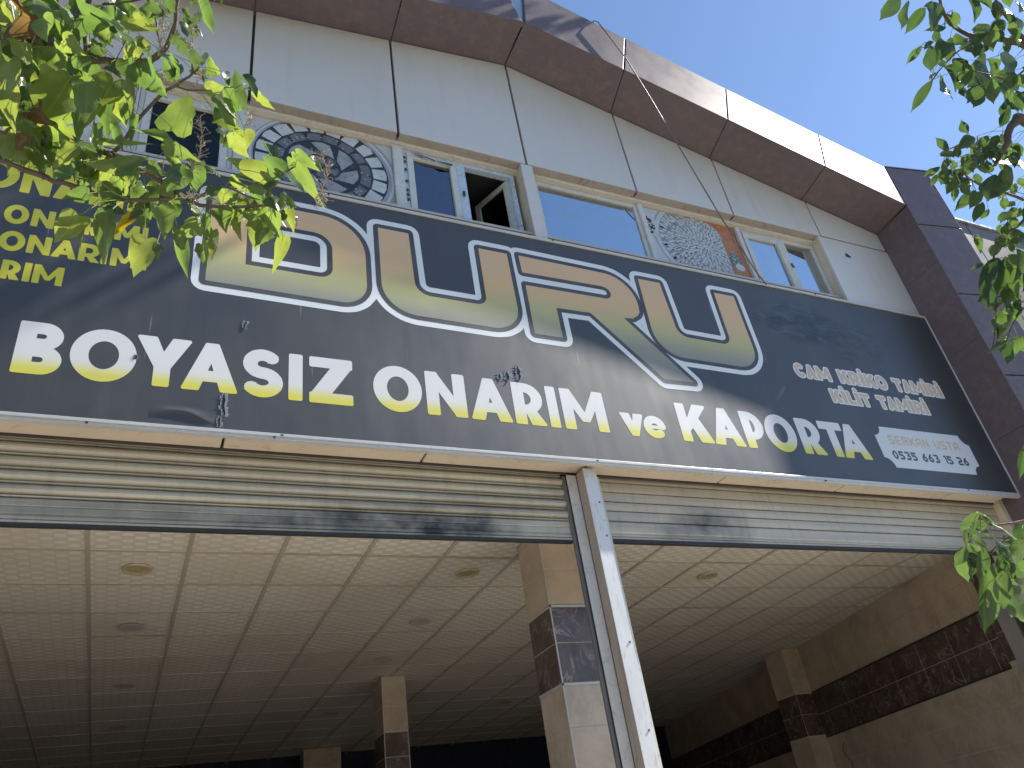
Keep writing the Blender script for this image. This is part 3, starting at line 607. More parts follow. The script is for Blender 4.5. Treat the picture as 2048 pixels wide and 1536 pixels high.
def slat(t, kind, x0, x1, zt, zb, mat, name='slat'):
    pr = slat_profile(kind, zt, zb); n = len(pr)
    vs = [(x0, a, b) for a, b in pr] + [(x1, a, b) for a, b in pr]; vs += [(x0, 4.108, zb), (x1, 4.108, zb), (x0, 4.108, zt), (x1, 4.108, zt)]
    fs = [(i, i+1, n+i+1, n+i) for i in range(n-1)] + [(n-1, 2*n, 2*n+1, 2*n-1)]
    o = obj(name, MB().add(vs, fs), mat, t, loc=(x0, 4.09, zb), recalc=False)
    return o
SL = empty('roller_shutter', (.25, 4.1, 2.2)); tag(SL, 'ivory roller shutter over the wide left bay, bottom bar smeared with black grease', 'shutter', 'half raised roller shutters')
zl = [2.292, 2.231, 2.1525, 2.0735, 1.9975, 1.9215]
x0, x1 = -1.90, 2.465
for a, b in zip(zl[:-1], zl[1:]): slat(SL, 'L', x0, x1, a-.0015, b+.0015, M_SLATL)
slat(SL, 'B', x0, x1, 1.920, 1.790, M_SLATL, 'bottom_bar')
obj('rubber_seal', MB().box(x0, x1, 4.078, 4.106, 1.772, 1.789), M_DARK, SL)
SR = empty('roller_shutter', (4.8, 4.1, 2.2)); tag(SR, 'cream flat slatted roller shutter over the right bay with one grey smudge near the post', 'shutter', 'half raised roller shutters')
zr = [2.292, 2.2585, 2.2215, 2.149, 2.078, 2.010, 1.936]; x0, x1 = 2.745, 6.80
for a, b in zip(zr[:-1], zr[1:]): slat(SR, 'R', x0, x1, a-.001, b+.001, M_SLATR)
slat(SR, 'RB', x0, x1, 1.935, 1.808, M_SLATR, 'bottom_bar')
obj('rubber_seal', MB().box(x0, x1, 4.078, 4.106, 1.782, 1.807), M_DARK, SR)

# ------------------------------------------------------------ foliage survey (metres): base xyz, tip xyz, width, habit
LEFT_LEAVES = [(-0.46,2.259,2.818,-0.539,2.419,2.719,0.175,'D'),(-0.303,2.253,2.836,-0.328,2.264,2.718,0.094,'D'),(-0.305,2.271,2.847,-0.318,2.423,2.719,0.11,'B'),(-0.367,2.137,2.637,-0.349,2.177,2.492,0.065,'D'),(-0.618,2.182,2.696,-0.598,2.283,2.506,0.082,'B'),(-0.655,2.334,3.045,-0.587,2.39,2.888,0.079,'B'),(-0.593,2.106,2.741,-0.557,2.124,2.662,0.044,'D'),(-0.7,2.307,3.012,-0.653,2.331,2.933,0.058,'B'),(-0.645,2.116,2.826,-0.605,2.138,2.797,0.039,'B'),(-0.497,2.151,2.821,-0.452,2.204,2.75,0.083,'B'),(-0.443,2.025,2.717,-0.371,2.028,2.673,0.044,'B'),(-0.418,2.057,2.933,-0.314,2.015,2.859,0.074,'B'),(-0.448,2.205,3.144,-0.5,2.192,3.158,0.068,'B'),(-0.46,2.125,3.116,-0.456,2.203,3.065,0.058,'B'),(-0.564,2.027,2.876,-0.465,2.002,2.787,0.039,'D'),(-0.486,2.039,2.911,-0.437,2.05,2.825,0.048,'D'),(-0.521,2.212,3.118,-0.464,2.188,2.954,0.118,'B'),(-0.583,2.269,3.135,-0.488,2.311,3.042,0.044,'D'),(-0.683,2.277,3.217,-0.624,2.307,3.178,0.064,'B'),(-0.657,2.091,2.957,-0.63,2.122,2.878,0.073,'D'),(-0.613,2.07,2.853,-0.527,2.046,2.776,0.068,'R'),(-0.521,2.014,2.787,-0.5,2.041,2.713,0.056,'B'),(-0.564,2.127,3.064,-0.52,2.172,3.073,0.08,'B'),(-0.301,1.927,2.742,-0.212,1.927,2.652,0.023,'W'),(-0.22,2.004,2.753,-0.264,2.057,2.731,0.055,'B'),(-0.238,2.013,2.664,-0.205,2.05,2.584,0.05,'B'),(-0.178,1.988,2.648,-0.129,2.018,2.531,0.065,'B'),(-0.41,2.289,2.974,-0.382,2.351,2.923,0.06,'B'),(-0.413,2.121,2.775,-0.383,2.138,2.721,0.051,'B'),(-0.229,2.062,2.862,-0.18,2.043,2.845,0.049,'D'),(-0.284,2.003,2.856,-0.19,1.991,2.849,0.03,'M'),(-0.237,1.99,2.895,-0.152,1.986,2.864,0.047,'M'),(-0.249,2.21,2.728,-0.221,2.27,2.677,0.021,'W'),(-0.233,2.035,2.581,-0.192,2.059,2.484,0.028,'B'),(-0.27,2.291,2.778,-0.234,2.327,2.695,0.049,'B'),(-0.321,2.15,2.782,-0.265,2.159,2.762,0.019,'W'),(-0.355,2.046,2.756,-0.326,2.054,2.72,0.045,'M'),(-0.387,2.159,2.877,-0.341,2.161,2.86,0.038,'M'),(-0.022,1.836,2.883,0.02,1.872,2.77,0.029,'B'),(-0.075,1.893,2.893,-0.053,1.913,2.874,0.022,'B'),(-0.058,1.853,2.768,-0.034,1.842,2.766,0.018,'R'),(-0.073,1.906,2.821,-0.054,1.919,2.763,0.02,'M'),(-0.035,1.936,2.685,0.008,1.929,2.676,0.044,'B'),(-0.074,1.879,2.657,-0.036,1.891,2.624,0.028,'B'),(-0.107,1.936,2.763,-0.068,1.941,2.745,0.027,'B'),(-0.078,2.078,2.784,-0.155,2.093,2.846,0.072,'B'),(-0.137,1.985,2.721,-0.085,1.983,2.682,0.024,'W'),(0.059,2.053,2.785,0.024,2.016,2.823,0.042,'B'),(0.088,2.008,2.737,0.109,2.037,2.708,0.023,'D'),(0.141,1.852,2.486,0.098,1.843,2.556,0.028,'B'),(0.036,1.995,2.601,0.086,1.959,2.594,0.044,'B'),(0.15,2.007,2.729,0.211,2.004,2.645,0.017,'W'),(0.213,2.102,2.795,0.279,2.122,2.734,0.036,'B'),(0.1,2.094,2.758,0.132,2.077,2.629,0.098,'B'),(0.134,1.895,2.507,0.171,1.933,2.451,0.03,'Y'),(-0.068,2.303,2.706,-0.033,2.214,2.828,0.107,'B'),(0.102,2.14,2.683,0.155,2.144,2.589,0.074,'B'),(0.144,2.071,2.482,0.18,2.087,2.394,0.056,'B'),(0.085,2.143,2.734,0.079,2.177,2.672,0.037,'B'),(0.066,2.032,2.61,0.158,2.072,2.565,0.026,'D'),(0.097,2.205,2.643,0.169,2.229,2.613,0.024,'W'),(0.288,2.106,2.339,0.127,2.138,2.414,0.067,'B'),(0.26,2.134,2.527,0.324,2.149,2.457,0.019,'W'),(0.305,2.042,2.294,0.237,2.03,2.351,0.058,'B'),(0.35,1.94,2.294,0.425,1.936,2.227,0.03,'B'),(0.439,2.166,2.542,0.492,2.184,2.517,0.04,'D'),(0.367,2.092,2.428,0.486,2.143,2.268,0.046,'B'),(0.317,2.049,2.31,0.394,2.035,2.214,0.017,'W'),(-0.077,2.146,2.425,0.035,2.148,2.384,0.045,'B'),(-0.079,2.329,2.616,0.03,2.363,2.453,0.032,'B'),(0.145,2.303,2.423,0.13,2.349,2.391,0.053,'B'),(0.161,2.242,2.427,0.224,2.256,2.378,0.035,'B'),(0.177,2.25,2.452,0.242,2.225,2.426,0.031,'W'),(0.006,2.356,2.393,0.071,2.366,2.299,0.033,'W'),(0.05,2.321,2.245,-0.004,2.391,2.22,0.062,'D'),(0.17,2.314,2.318,0.216,2.342,2.214,0.038,'B'),(0.113,2.415,2.41,0.166,2.446,2.346,0.05,'D'),(0.154,2.279,2.295,0.156,2.305,2.203,0.027,'B'),(0.248,2.238,2.257,0.197,2.249,2.262,0.045,'B'),(0.286,2.293,2.246,0.272,2.338,2.19,0.069,'D'),(0.276,2.328,2.312,0.275,2.404,2.23,0.082,'B'),(0.309,2.287,2.33,0.313,2.336,2.24,0.059,'B'),(0.31,2.24,2.28,0.345,2.29,2.213,0.052,'B'),(0.374,2.26,2.342,0.404,2.294,2.253,0.029,'B'),(0.371,2.334,2.252,0.352,2.452,2.171,0.043,'B'),(0.081,2.362,2.316,0.096,2.455,2.248,0.031,'D'),(0.117,2.466,2.345,0.125,2.527,2.257,0.042,'D'),(0.08,2.375,2.18,0.1,2.397,2.099,0.043,'B'),(-0.008,2.481,2.329,0.037,2.611,2.217,0.049,'M'),(-0.078,2.426,2.19,-0.058,2.459,2.144,0.024,'W'),(-0.12,2.512,2.283,-0.143,2.621,2.192,0.091,'D'),(-0.343,2.38,2.225,-0.404,2.479,2.177,0.081,'D'),(-0.349,2.514,2.349,-0.34,2.588,2.264,0.028,'D'),(-0.26,2.421,2.292,-0.249,2.533,2.156,0.061,'D'),(-0.272,2.54,2.4,-0.234,2.542,2.377,0.035,'B'),(-0.18,2.485,2.366,-0.235,2.523,2.295,0.035,'Z'),(-0.319,2.317,2.286,-0.402,2.365,2.274,0.039,'M'),(-0.255,2.428,2.45,-0.285,2.468,2.387,0.073,'D'),(-0.256,2.479,2.406,-0.202,2.483,2.371,0.033,'B'),(-0.081,2.209,2.168,-0.045,2.252,2.076,0.062,'D'),(-0.015,2.156,2.329,-0.064,2.195,2.257,0.067,'B'),(-0.166,2.2,2.313,-0.178,2.228,2.27,0.052,'B'),(-0.211,2.223,2.35,-0.336,2.245,2.357,0.048,'M'),(-0.223,2.183,2.305,-0.136,2.124,2.317,0.035,'W'),(-0.303,2.266,2.509,-0.129,2.206,2.488,0.02,'M'),(-0.091,2.238,2.545,-0.202,2.235,2.588,0.027,'W'),(-0.51,2.487,2.749,-0.505,2.517,2.638,0.045,'B'),(-0.627,2.404,2.581,-0.618,2.44,2.499,0.05,'B'),(-0.393,2.326,2.515,-0.452,2.37,2.448,0.059,'B'),(-0.392,2.451,2.657,-0.388,2.482,2.6,0.047,'Z'),(-0.375,2.265,2.307,-0.435,2.279,2.342,0.044,'D'),(-0.367,2.253,2.361,-0.36,2.29,2.308,0.03,'D'),(-0.391,2.223,2.603,-0.378,2.296,2.506,0.042,'D'),(-0.441,2.418,2.834,-0.533,2.51,2.825,0.06,'D'),(-0.328,2.252,2.576,-0.33,2.314,2.525,0.033,'B'),(-0.242,2.234,2.703,-0.232,2.27,2.633,0.036,'B'),(-0.257,2.144,2.465,-0.224,2.184,2.396,0.03,'B'),(-0.204,2.223,2.63,-0.216,2.315,2.576,0.026,'B'),(-0.359,2.459,2.722,-0.328,2.472,2.688,0.032,'W'),(-0.129,2.232,2.402,-0.075,2.247,2.376,0.037,'B'),(-0.048,2.112,2.246,-0,2.102,2.194,0.031,'M'),(0.185,2.226,2.335,0.228,2.238,2.296,0.042,'D'),(0.215,2.064,2.219,0.245,2.084,2.178,0.043,'B'),(0.267,2.282,2.439,0.315,2.28,2.395,0.039,'D'),(0.288,2.147,2.267,0.318,2.151,2.219,0.041,'D'),(0.319,2.095,2.21,0.377,2.099,2.199,0.047,'D'),(0.272,2.119,2.278,0.299,2.101,2.309,0.026,'W'),(0.341,2.315,2.354,0.382,2.326,2.315,0.028,'W'),(0.081,2.173,2.258,0.121,2.151,2.293,0.033,'B'),(-0.56,2.353,2.669,-0.604,2.404,2.622,0.045,'D'),(-0.568,2.327,2.578,-0.538,2.365,2.545,0.04,'D'),(-0.538,2.325,2.687,-0.5,2.339,2.618,0.045,'R'),(-0.63,2.361,2.695,-0.586,2.362,2.628,0.041,'M'),(-0.546,2.419,2.661,-0.516,2.435,2.61,0.038,'W'),(-0.549,2.338,2.529,-0.587,2.391,2.508,0.036,'R'),(-0.478,2.435,2.74,-0.43,2.427,2.672,0.035,'M'),(-0.682,2.327,2.823,-0.651,2.372,2.701,0.057,'D'),(-0.739,2.357,3.125,-0.712,2.403,3.072,0.052,'D'),(-0.681,2.11,2.91,-0.637,2.115,2.848,0.054,'M'),(-0.579,2.021,2.888,-0.59,2.078,2.859,0.054,'D'),(-0.43,2.055,2.831,-0.409,2.076,2.794,0.036,'W'),(-0.356,2.071,2.889,-0.307,2.09,2.84,0.049,'M'),(-0.346,2.139,2.883,-0.378,2.182,2.866,0.034,'B'),(-0.187,1.847,2.806,-0.148,1.863,2.774,0.036,'B'),(-0.157,1.894,2.854,-0.186,1.929,2.83,0.026,'W'),(-0.144,1.878,2.893,-0.116,1.887,2.846,0.029,'B'),(-0.049,1.886,2.956,-0.056,1.904,2.935,0.017,'B'),(0.031,1.802,2.886,0.044,1.817,2.865,0.029,'D'),(-0.755,2.3,3.156,-0.769,2.33,3.074,0.043,'B'),(-0.741,2.346,3.208,-0.736,2.373,3.118,0.051,'B'),(-0.633,2.355,3.247,-0.58,2.37,3.189,0.048,'B'),(-0.6,2.325,3.297,-0.601,2.361,3.212,0.049,'D'),(-0.671,2.339,3.168,-0.656,2.37,3.112,0.049,'M'),(-0.564,2.275,3.152,-0.594,2.313,3.095,0.055,'D'),(-0.667,2.258,3.05,-0.694,2.297,2.944,0.061,'B'),(-0.641,2.373,3.191,-0.62,2.409,3.091,0.077,'M'),(-0.647,2.25,3.154,-0.618,2.265,3.054,0.059,'B'),(-0.641,2.187,3.128,-0.648,2.219,3.077,0.047,'W'),(-0.75,2.281,3.099,-0.761,2.332,3.049,0.044,'B'),(-0.694,2.259,3.076,-0.71,2.328,3.027,0.06,'M'),(-0.751,2.318,3.205,-0.789,2.384,3.173,0.066,'W'),(-0.651,2.228,3.077,-0.627,2.257,3.048,0.042,'B'),(-0.639,2.251,3.121,-0.655,2.283,3.058,0.048,'D'),(-0.625,2.373,3.239,-0.584,2.408,3.197,0.059,'B'),(-0.617,2.189,3.056,-0.655,2.226,2.994,0.046,'B'),(-0.728,2.418,3.223,-0.797,2.481,3.185,0.07,'W'),(-0.591,2.573,2.812,-0.571,2.593,2.734,0.049,'D'),(-0.58,2.529,2.816,-0.573,2.571,2.758,0.055,'M'),(-0.527,2.485,2.76,-0.484,2.515,2.698,0.064,'W'),(-0.69,2.601,2.952,-0.652,2.608,2.922,0.042,'B'),(-0.594,2.471,2.647,-0.642,2.479,2.637,0.048,'D'),(-0.551,2.577,2.862,-0.549,2.634,2.795,0.055,'W'),(-0.631,2.543,2.766,-0.563,2.519,2.778,0.056,'B'),(-0.518,2.418,2.704,-0.556,2.468,2.681,0.046,'B'),(-0.721,2.653,3.003,-0.726,2.673,2.944,0.037,'B'),(-0.609,2.615,2.846,-0.526,2.591,2.806,0.062,'W'),(-0.593,2.46,2.827,-0.557,2.489,2.748,0.053,'D'),(-0.584,2.463,2.737,-0.582,2.498,2.694,0.042,'B'),(-0.627,2.403,2.787,-0.635,2.433,2.718,0.048,'M'),(-0.551,2.453,2.675,-0.529,2.471,2.603,0.041,'B'),(-0.636,2.49,2.813,-0.631,2.539,2.769,0.041,'W'),(-0.509,2.414,2.7,-0.432,2.389,2.623,0.051,'B'),(-0.637,2.453,2.821,-0.719,2.511,2.857,0.057,'B'),(-0.694,2.617,2.883,-0.633,2.597,2.863,0.057,'B'),(-0.45,2.417,3.005,-0.482,2.489,2.979,0.052,'D'),(-0.361,2.3,2.738,-0.387,2.339,2.648,0.063,'B'),(-0.486,2.257,2.883,-0.435,2.268,2.798,0.051,'M'),(-0.546,2.463,3.08,-0.547,2.51,2.976,0.072,'B'),(-0.42,2.342,2.889,-0.445,2.396,2.835,0.046,'B'),(-0.579,2.512,2.849,-0.576,2.56,2.819,0.042,'B'),(-0.539,2.435,3.117,-0.579,2.516,3.092,0.065,'W'),(-0.485,2.395,3.081,-0.525,2.43,3.054,0.049,'M'),(-0.368,2.273,2.814,-0.449,2.351,2.809,0.068,'B'),(-0.517,2.349,2.898,-0.505,2.399,2.84,0.047,'B'),(-0.422,2.248,2.889,-0.405,2.292,2.833,0.059,'M'),(-0.352,2.32,2.786,-0.334,2.363,2.752,0.052,'B'),(-0.476,2.467,3.043,-0.47,2.532,2.958,0.069,'B'),(-0.459,2.381,2.918,-0.486,2.436,2.871,0.064,'B'),(-0.524,2.476,2.686,-0.51,2.489,2.638,0.035,'B'),(-0.493,2.473,2.741,-0.468,2.48,2.668,0.04,'M'),(-0.34,2.466,2.661,-0.318,2.492,2.594,0.058,'W'),(-0.502,2.552,2.663,-0.548,2.616,2.652,0.044,'W'),(-0.544,2.578,2.757,-0.526,2.599,2.719,0.027,'B'),(-0.674,2.717,2.887,-0.666,2.739,2.832,0.035,'B'),(-0.414,2.522,2.772,-0.429,2.554,2.715,0.041,'M'),(-0.451,2.506,2.669,-0.381,2.486,2.596,0.058,'B'),(-0.361,2.408,2.605,-0.359,2.457,2.558,0.051,'W'),(-0.473,2.591,2.764,-0.452,2.637,2.71,0.057,'B'),(-0.624,2.508,2.637,-0.566,2.515,2.6,0.06,'B'),(-0.52,2.5,2.699,-0.465,2.502,2.691,0.042,'B'),(-0.23,2.569,2.747,-0.234,2.596,2.684,0.037,'D'),(-0.328,2.447,2.569,-0.344,2.507,2.538,0.039,'W'),(-0.334,2.523,2.636,-0.343,2.563,2.59,0.051,'W'),(-0.385,2.452,2.636,-0.358,2.474,2.566,0.054,'B'),(-0.391,2.56,2.71,-0.412,2.635,2.675,0.046,'B'),(-0.383,2.577,2.794,-0.346,2.608,2.732,0.046,'W'),(-0.344,2.495,2.589,-0.325,2.509,2.515,0.038,'B'),(-0.338,2.375,2.588,-0.306,2.373,2.536,0.039,'W'),(-0.348,2.529,2.665,-0.388,2.6,2.617,0.07,'D'),(-0.326,2.39,2.601,-0.336,2.443,2.54,0.047,'B'),(-0.311,2.484,2.634,-0.282,2.509,2.538,0.066,'B'),(-0.344,2.494,2.589,-0.4,2.572,2.564,0.064,'B'),(0.153,2.474,2.506,0.185,2.5,2.459,0.041,'B'),(0.276,2.374,2.531,0.31,2.394,2.486,0.036,'B'),(0.189,2.335,2.365,0.194,2.367,2.328,0.038,'D'),(0.244,2.411,2.469,0.279,2.404,2.425,0.035,'D'),(0.229,2.25,2.326,0.267,2.252,2.3,0.033,'M'),(0.313,2.339,2.465,0.336,2.347,2.393,0.042,'W'),(0.181,2.425,2.531,0.171,2.478,2.489,0.038,'B'),(0.149,2.387,2.419,0.165,2.433,2.376,0.05,'D'),(0.307,2.204,2.326,0.347,2.223,2.276,0.051,'W'),(0.276,2.238,2.318,0.232,2.286,2.289,0.049,'B'),(0.263,2.291,2.454,0.249,2.317,2.388,0.045,'B'),(0.242,2.307,2.356,0.218,2.327,2.315,0.04,'D'),(0.184,2.417,2.54,0.199,2.447,2.482,0.05,'B'),(0.313,2.297,2.422,0.342,2.302,2.392,0.025,'B'),(0.086,2.414,2.486,0.139,2.385,2.444,0.047,'W'),(0.245,2.413,2.475,0.23,2.471,2.442,0.049,'B'),(-0.087,2.407,2.447,-0.023,2.365,2.46,0.064,'B'),(-0.147,2.464,2.517,-0.13,2.488,2.431,0.068,'M'),(-0.08,2.345,2.429,-0.037,2.354,2.38,0.051,'B'),(-0.072,2.406,2.375,-0.085,2.434,2.322,0.04,'M'),(-0.108,2.536,2.497,-0.093,2.571,2.455,0.048,'B'),(-0.203,2.502,2.493,-0.125,2.465,2.434,0.063,'D'),(-0.047,2.578,2.597,-0.061,2.646,2.545,0.065,'M'),(-0.16,2.465,2.393,-0.186,2.482,2.35,0.029,'W'),(-0.152,2.5,2.437,-0.132,2.57,2.388,0.06,'M'),(-0.143,2.437,2.462,-0.194,2.481,2.413,0.067,'B'),(-0.055,2.368,2.409,-0.091,2.401,2.373,0.037,'D'),(-0.033,2.522,2.513,-0.051,2.549,2.453,0.046,'B'),(0.007,2.225,3.008,0.019,2.238,2.962,0.028,'M'),(-0.069,2.145,3.061,-0.056,2.152,3.029,0.02,'B'),(-0.04,2.06,3.13,-0.02,2.066,3.102,0.028,'B'),(-0.071,2.118,3.187,-0.081,2.143,3.16,0.022,'M'),(0.001,2.151,2.879,0.034,2.151,2.876,0.026,'W'),(-0.027,2.148,2.9,0.007,2.153,2.878,0.032,'M'),(-0.103,2.191,3.172,-0.135,2.206,3.15,0.023,'B'),(-0.077,2.077,2.821,-0.081,2.096,2.766,0.037,'D'),(-0.055,2.074,3.067,-0.027,2.097,3.049,0.034,'M'),(0.009,2.04,2.869,0.007,2.069,2.829,0.032,'W'),(-0.093,2.144,3.054,-0.079,2.152,3.011,0.026,'M'),(0,2.081,2.874,-0.035,2.092,2.868,0.027,'B'),(-0.058,2.065,3.04,-0.03,2.069,2.999,0.025,'B'),(-0.026,2.073,3.075,-0.001,2.083,3.042,0.035,'W'),(-0.37,2.107,2.988,-0.334,2.134,2.923,0.05,'W'),(-0.391,2.246,3.177,-0.373,2.27,3.148,0.027,'B'),(-0.396,2.242,3.21,-0.409,2.316,3.171,0.07,'D'),(-0.388,2.099,3.023,-0.384,2.12,2.966,0.041,'M'),(-0.227,2.233,3.099,-0.2,2.251,3.071,0.04,'B'),(-0.343,2.12,2.944,-0.337,2.142,2.89,0.037,'B'),(-0.235,2.107,2.865,-0.212,2.141,2.819,0.036,'D'),(-0.315,2.117,3.027,-0.33,2.163,3.003,0.039,'M'),(0.134,2.181,2.594,0.116,2.221,2.566,0.038,'D'),(0.186,2.141,2.591,0.198,2.183,2.535,0.054,'B'),(0.142,2.263,2.694,0.176,2.278,2.656,0.044,'B'),(0.042,2.341,2.593,0.041,2.377,2.547,0.047,'D'),(0.058,2.369,2.616,0.125,2.356,2.564,0.049,'W'),(0.138,2.335,2.784,0.106,2.354,2.746,0.035,'D'),(-0.356,2.117,3.09,-0.328,2.175,3.011,0.069,'B'),(-0.319,2.082,3.116,-0.275,2.113,3.083,0.051,'D'),(-0.65,2.405,3.313,-0.713,2.517,3.284,0.068,'M'),(-0.337,2.165,3.228,-0.312,2.2,3.137,0.07,'D'),(-0.427,2.328,3.162,-0.401,2.383,3.112,0.072,'W'),(-0.326,2.247,3.158,-0.292,2.258,3.089,0.047,'W'),(-0.202,2.116,3.177,-0.21,2.16,3.086,0.057,'B'),(-0.606,2.345,3.113,-0.536,2.371,3.067,0.081,'B'),(-0.303,2.196,3.26,-0.3,2.255,3.166,0.066,'B'),(-0.595,2.345,3.099,-0.592,2.423,3.019,0.086,'D'),(-0.671,2.506,3.173,-0.626,2.516,3.105,0.052,'B'),(-0.735,2.552,3.166,-0.666,2.544,3.089,0.066,'M'),(-0.587,2.348,2.938,-0.619,2.398,2.875,0.047,'B'),(-0.575,2.253,3.045,-0.532,2.295,3.007,0.065,'D'),(-0.693,2.347,2.897,-0.677,2.41,2.824,0.083,'B'),(-0.664,2.559,3.046,-0.721,2.617,2.981,0.088,'B'),(-0.65,2.451,2.991,-0.601,2.489,2.882,0.069,'B'),(-0.608,2.42,2.792,-0.622,2.53,2.737,0.086,'D'),(-0.708,2.463,3.138,-0.707,2.548,3.092,0.058,'W'),(-0.57,2.228,3.004,-0.549,2.259,2.91,0.077,'W'),(-0.66,2.273,3.064,-0.616,2.316,3.001,0.054,'W'),(-0.674,2.259,3.17,-0.593,2.254,3.072,0.07,'M'),(-0.714,2.386,3.18,-0.669,2.429,3.146,0.061,'B'),(-0.62,2.345,2.85,-0.602,2.375,2.75,0.058,'W'),(-0.564,2.398,2.998,-0.557,2.424,2.922,0.049,'B'),(-0.656,2.576,3.058,-0.682,2.647,3.024,0.055,'M'),(-0.632,2.418,2.77,-0.689,2.474,2.699,0.081,'D'),(-0.614,2.241,3.153,-0.53,2.195,3.11,0.054,'W'),(-0.635,2.361,2.911,-0.567,2.356,2.892,0.065,'D'),(-0.619,2.641,2.754,-0.657,2.706,2.69,0.075,'M'),(-0.518,2.479,2.646,-0.481,2.491,2.585,0.054,'D'),(-0.524,2.615,2.895,-0.54,2.652,2.782,0.074,'B'),(-0.649,2.568,2.718,-0.658,2.616,2.676,0.05,'B'),(-0.512,2.655,2.754,-0.497,2.718,2.707,0.061,'W'),(-0.466,2.506,2.803,-0.454,2.568,2.737,0.074,'B'),(-0.354,2.525,2.755,-0.271,2.555,2.716,0.064,'W'),(-0.626,2.629,2.774,-0.58,2.678,2.703,0.062,'M'),(-0.568,2.543,2.688,-0.513,2.554,2.598,0.061,'D'),(-0.415,2.408,2.621,-0.356,2.388,2.565,0.049,'W'),(-0.522,2.534,2.687,-0.488,2.538,2.621,0.05,'B'),(-0.531,2.643,2.876,-0.523,2.68,2.821,0.052,'W'),(-0.394,2.399,2.612,-0.31,2.383,2.54,0.074,'W'),(-0.38,2.451,2.614,-0.342,2.497,2.546,0.072,'D'),(0.011,2.291,2.537,0.008,2.336,2.488,0.051,'W'),(0.009,2.392,2.589,0.043,2.409,2.549,0.047,'W'),(-0.036,2.436,2.676,-0.015,2.452,2.632,0.042,'W'),(-0.006,2.369,2.521,0.049,2.362,2.512,0.045,'M'),(-0.237,2.563,2.644,-0.229,2.623,2.581,0.05,'B'),(0.041,2.406,2.597,0.015,2.481,2.57,0.05,'M'),(-0.241,2.409,2.488,-0.217,2.452,2.449,0.055,'M'),(0.017,2.302,2.509,0.029,2.369,2.458,0.071,'B'),(-0.117,2.548,2.65,-0.145,2.585,2.603,0.039,'W'),(-0.224,2.437,2.604,-0.21,2.451,2.558,0.032,'B'),(0.275,2.264,2.356,0.298,2.307,2.311,0.038,'W'),(0.36,2.269,2.319,0.319,2.303,2.3,0.032,'B'),(0.273,2.394,2.479,0.325,2.395,2.434,0.043,'D'),(0.419,2.416,2.463,0.447,2.44,2.435,0.028,'W'),(0.268,2.318,2.342,0.294,2.345,2.294,0.038,'B'),(-1.022,2.531,2.903,-1.114,2.635,2.904,0.073,'M'),(-0.762,2.424,2.999,-0.747,2.494,2.932,0.079,'M'),(-0.937,2.265,3.036,-0.85,2.235,2.98,0.057,'D'),(-0.892,2.579,3.008,-0.948,2.593,2.985,0.052,'B'),(-1.01,2.623,3.212,-1.037,2.714,3.171,0.07,'M'),(-0.813,2.236,2.922,-0.812,2.286,2.846,0.058,'D'),(-0.904,2.283,2.917,-0.923,2.372,2.869,0.068,'M'),(-0.804,2.357,3.092,-0.774,2.37,3.003,0.056,'D'),(-0.885,2.315,2.867,-0.795,2.285,2.779,0.082,'D'),(-0.734,2.213,2.563,-0.752,2.271,2.479,0.07,'D'),(-0.802,2.481,3.153,-0.846,2.502,3.105,0.043,'B'),(-0.981,2.784,3.001,-1.031,2.89,2.938,0.082,'D'),(-0.766,2.453,2.821,-0.739,2.474,2.746,0.058,'M'),(-0.939,2.527,3.062,-0.866,2.51,3.037,0.056,'D'),(-0.966,2.551,2.901,-0.983,2.637,2.836,0.085,'B'),(-0.765,2.538,2.9,-0.844,2.576,2.833,0.077,'B'),(-0.819,2.19,3.011,-0.862,2.245,2.985,0.054,'M'),(-1.052,2.419,3.19,-0.991,2.45,3.153,0.073,'D'),(-0.791,2.481,2.701,-0.765,2.494,2.637,0.044,'M'),(-1.012,2.799,2.999,-0.932,2.791,2.925,0.067,'B'),(-0.639,2.059,3.092,-0.7,2.126,3.032,0.09,'M'),(-0.875,2.232,3.215,-0.852,2.315,3.154,0.084,'M'),(-0.932,2.146,3.127,-0.953,2.225,3.088,0.06,'M'),(-0.804,1.984,3.147,-0.846,2.032,3.095,0.062,'M'),(-0.764,1.954,3.114,-0.703,1.931,3.083,0.041,'D'),(-0.901,2.285,3.6,-0.861,2.328,3.555,0.068,'M'),(-0.753,2.298,3.525,-0.791,2.404,3.467,0.107,'M'),(-0.923,2.176,3.056,-0.884,2.195,2.985,0.047,'B'),(-0.731,2.286,3.409,-0.702,2.333,3.335,0.068,'M'),(-0.771,2.014,2.861,-0.823,2.073,2.837,0.065,'D'),(-0.963,2.2,3.382,-0.904,2.214,3.26,0.083,'M'),(-0.863,2.27,3.24,-0.848,2.35,3.169,0.076,'M')]
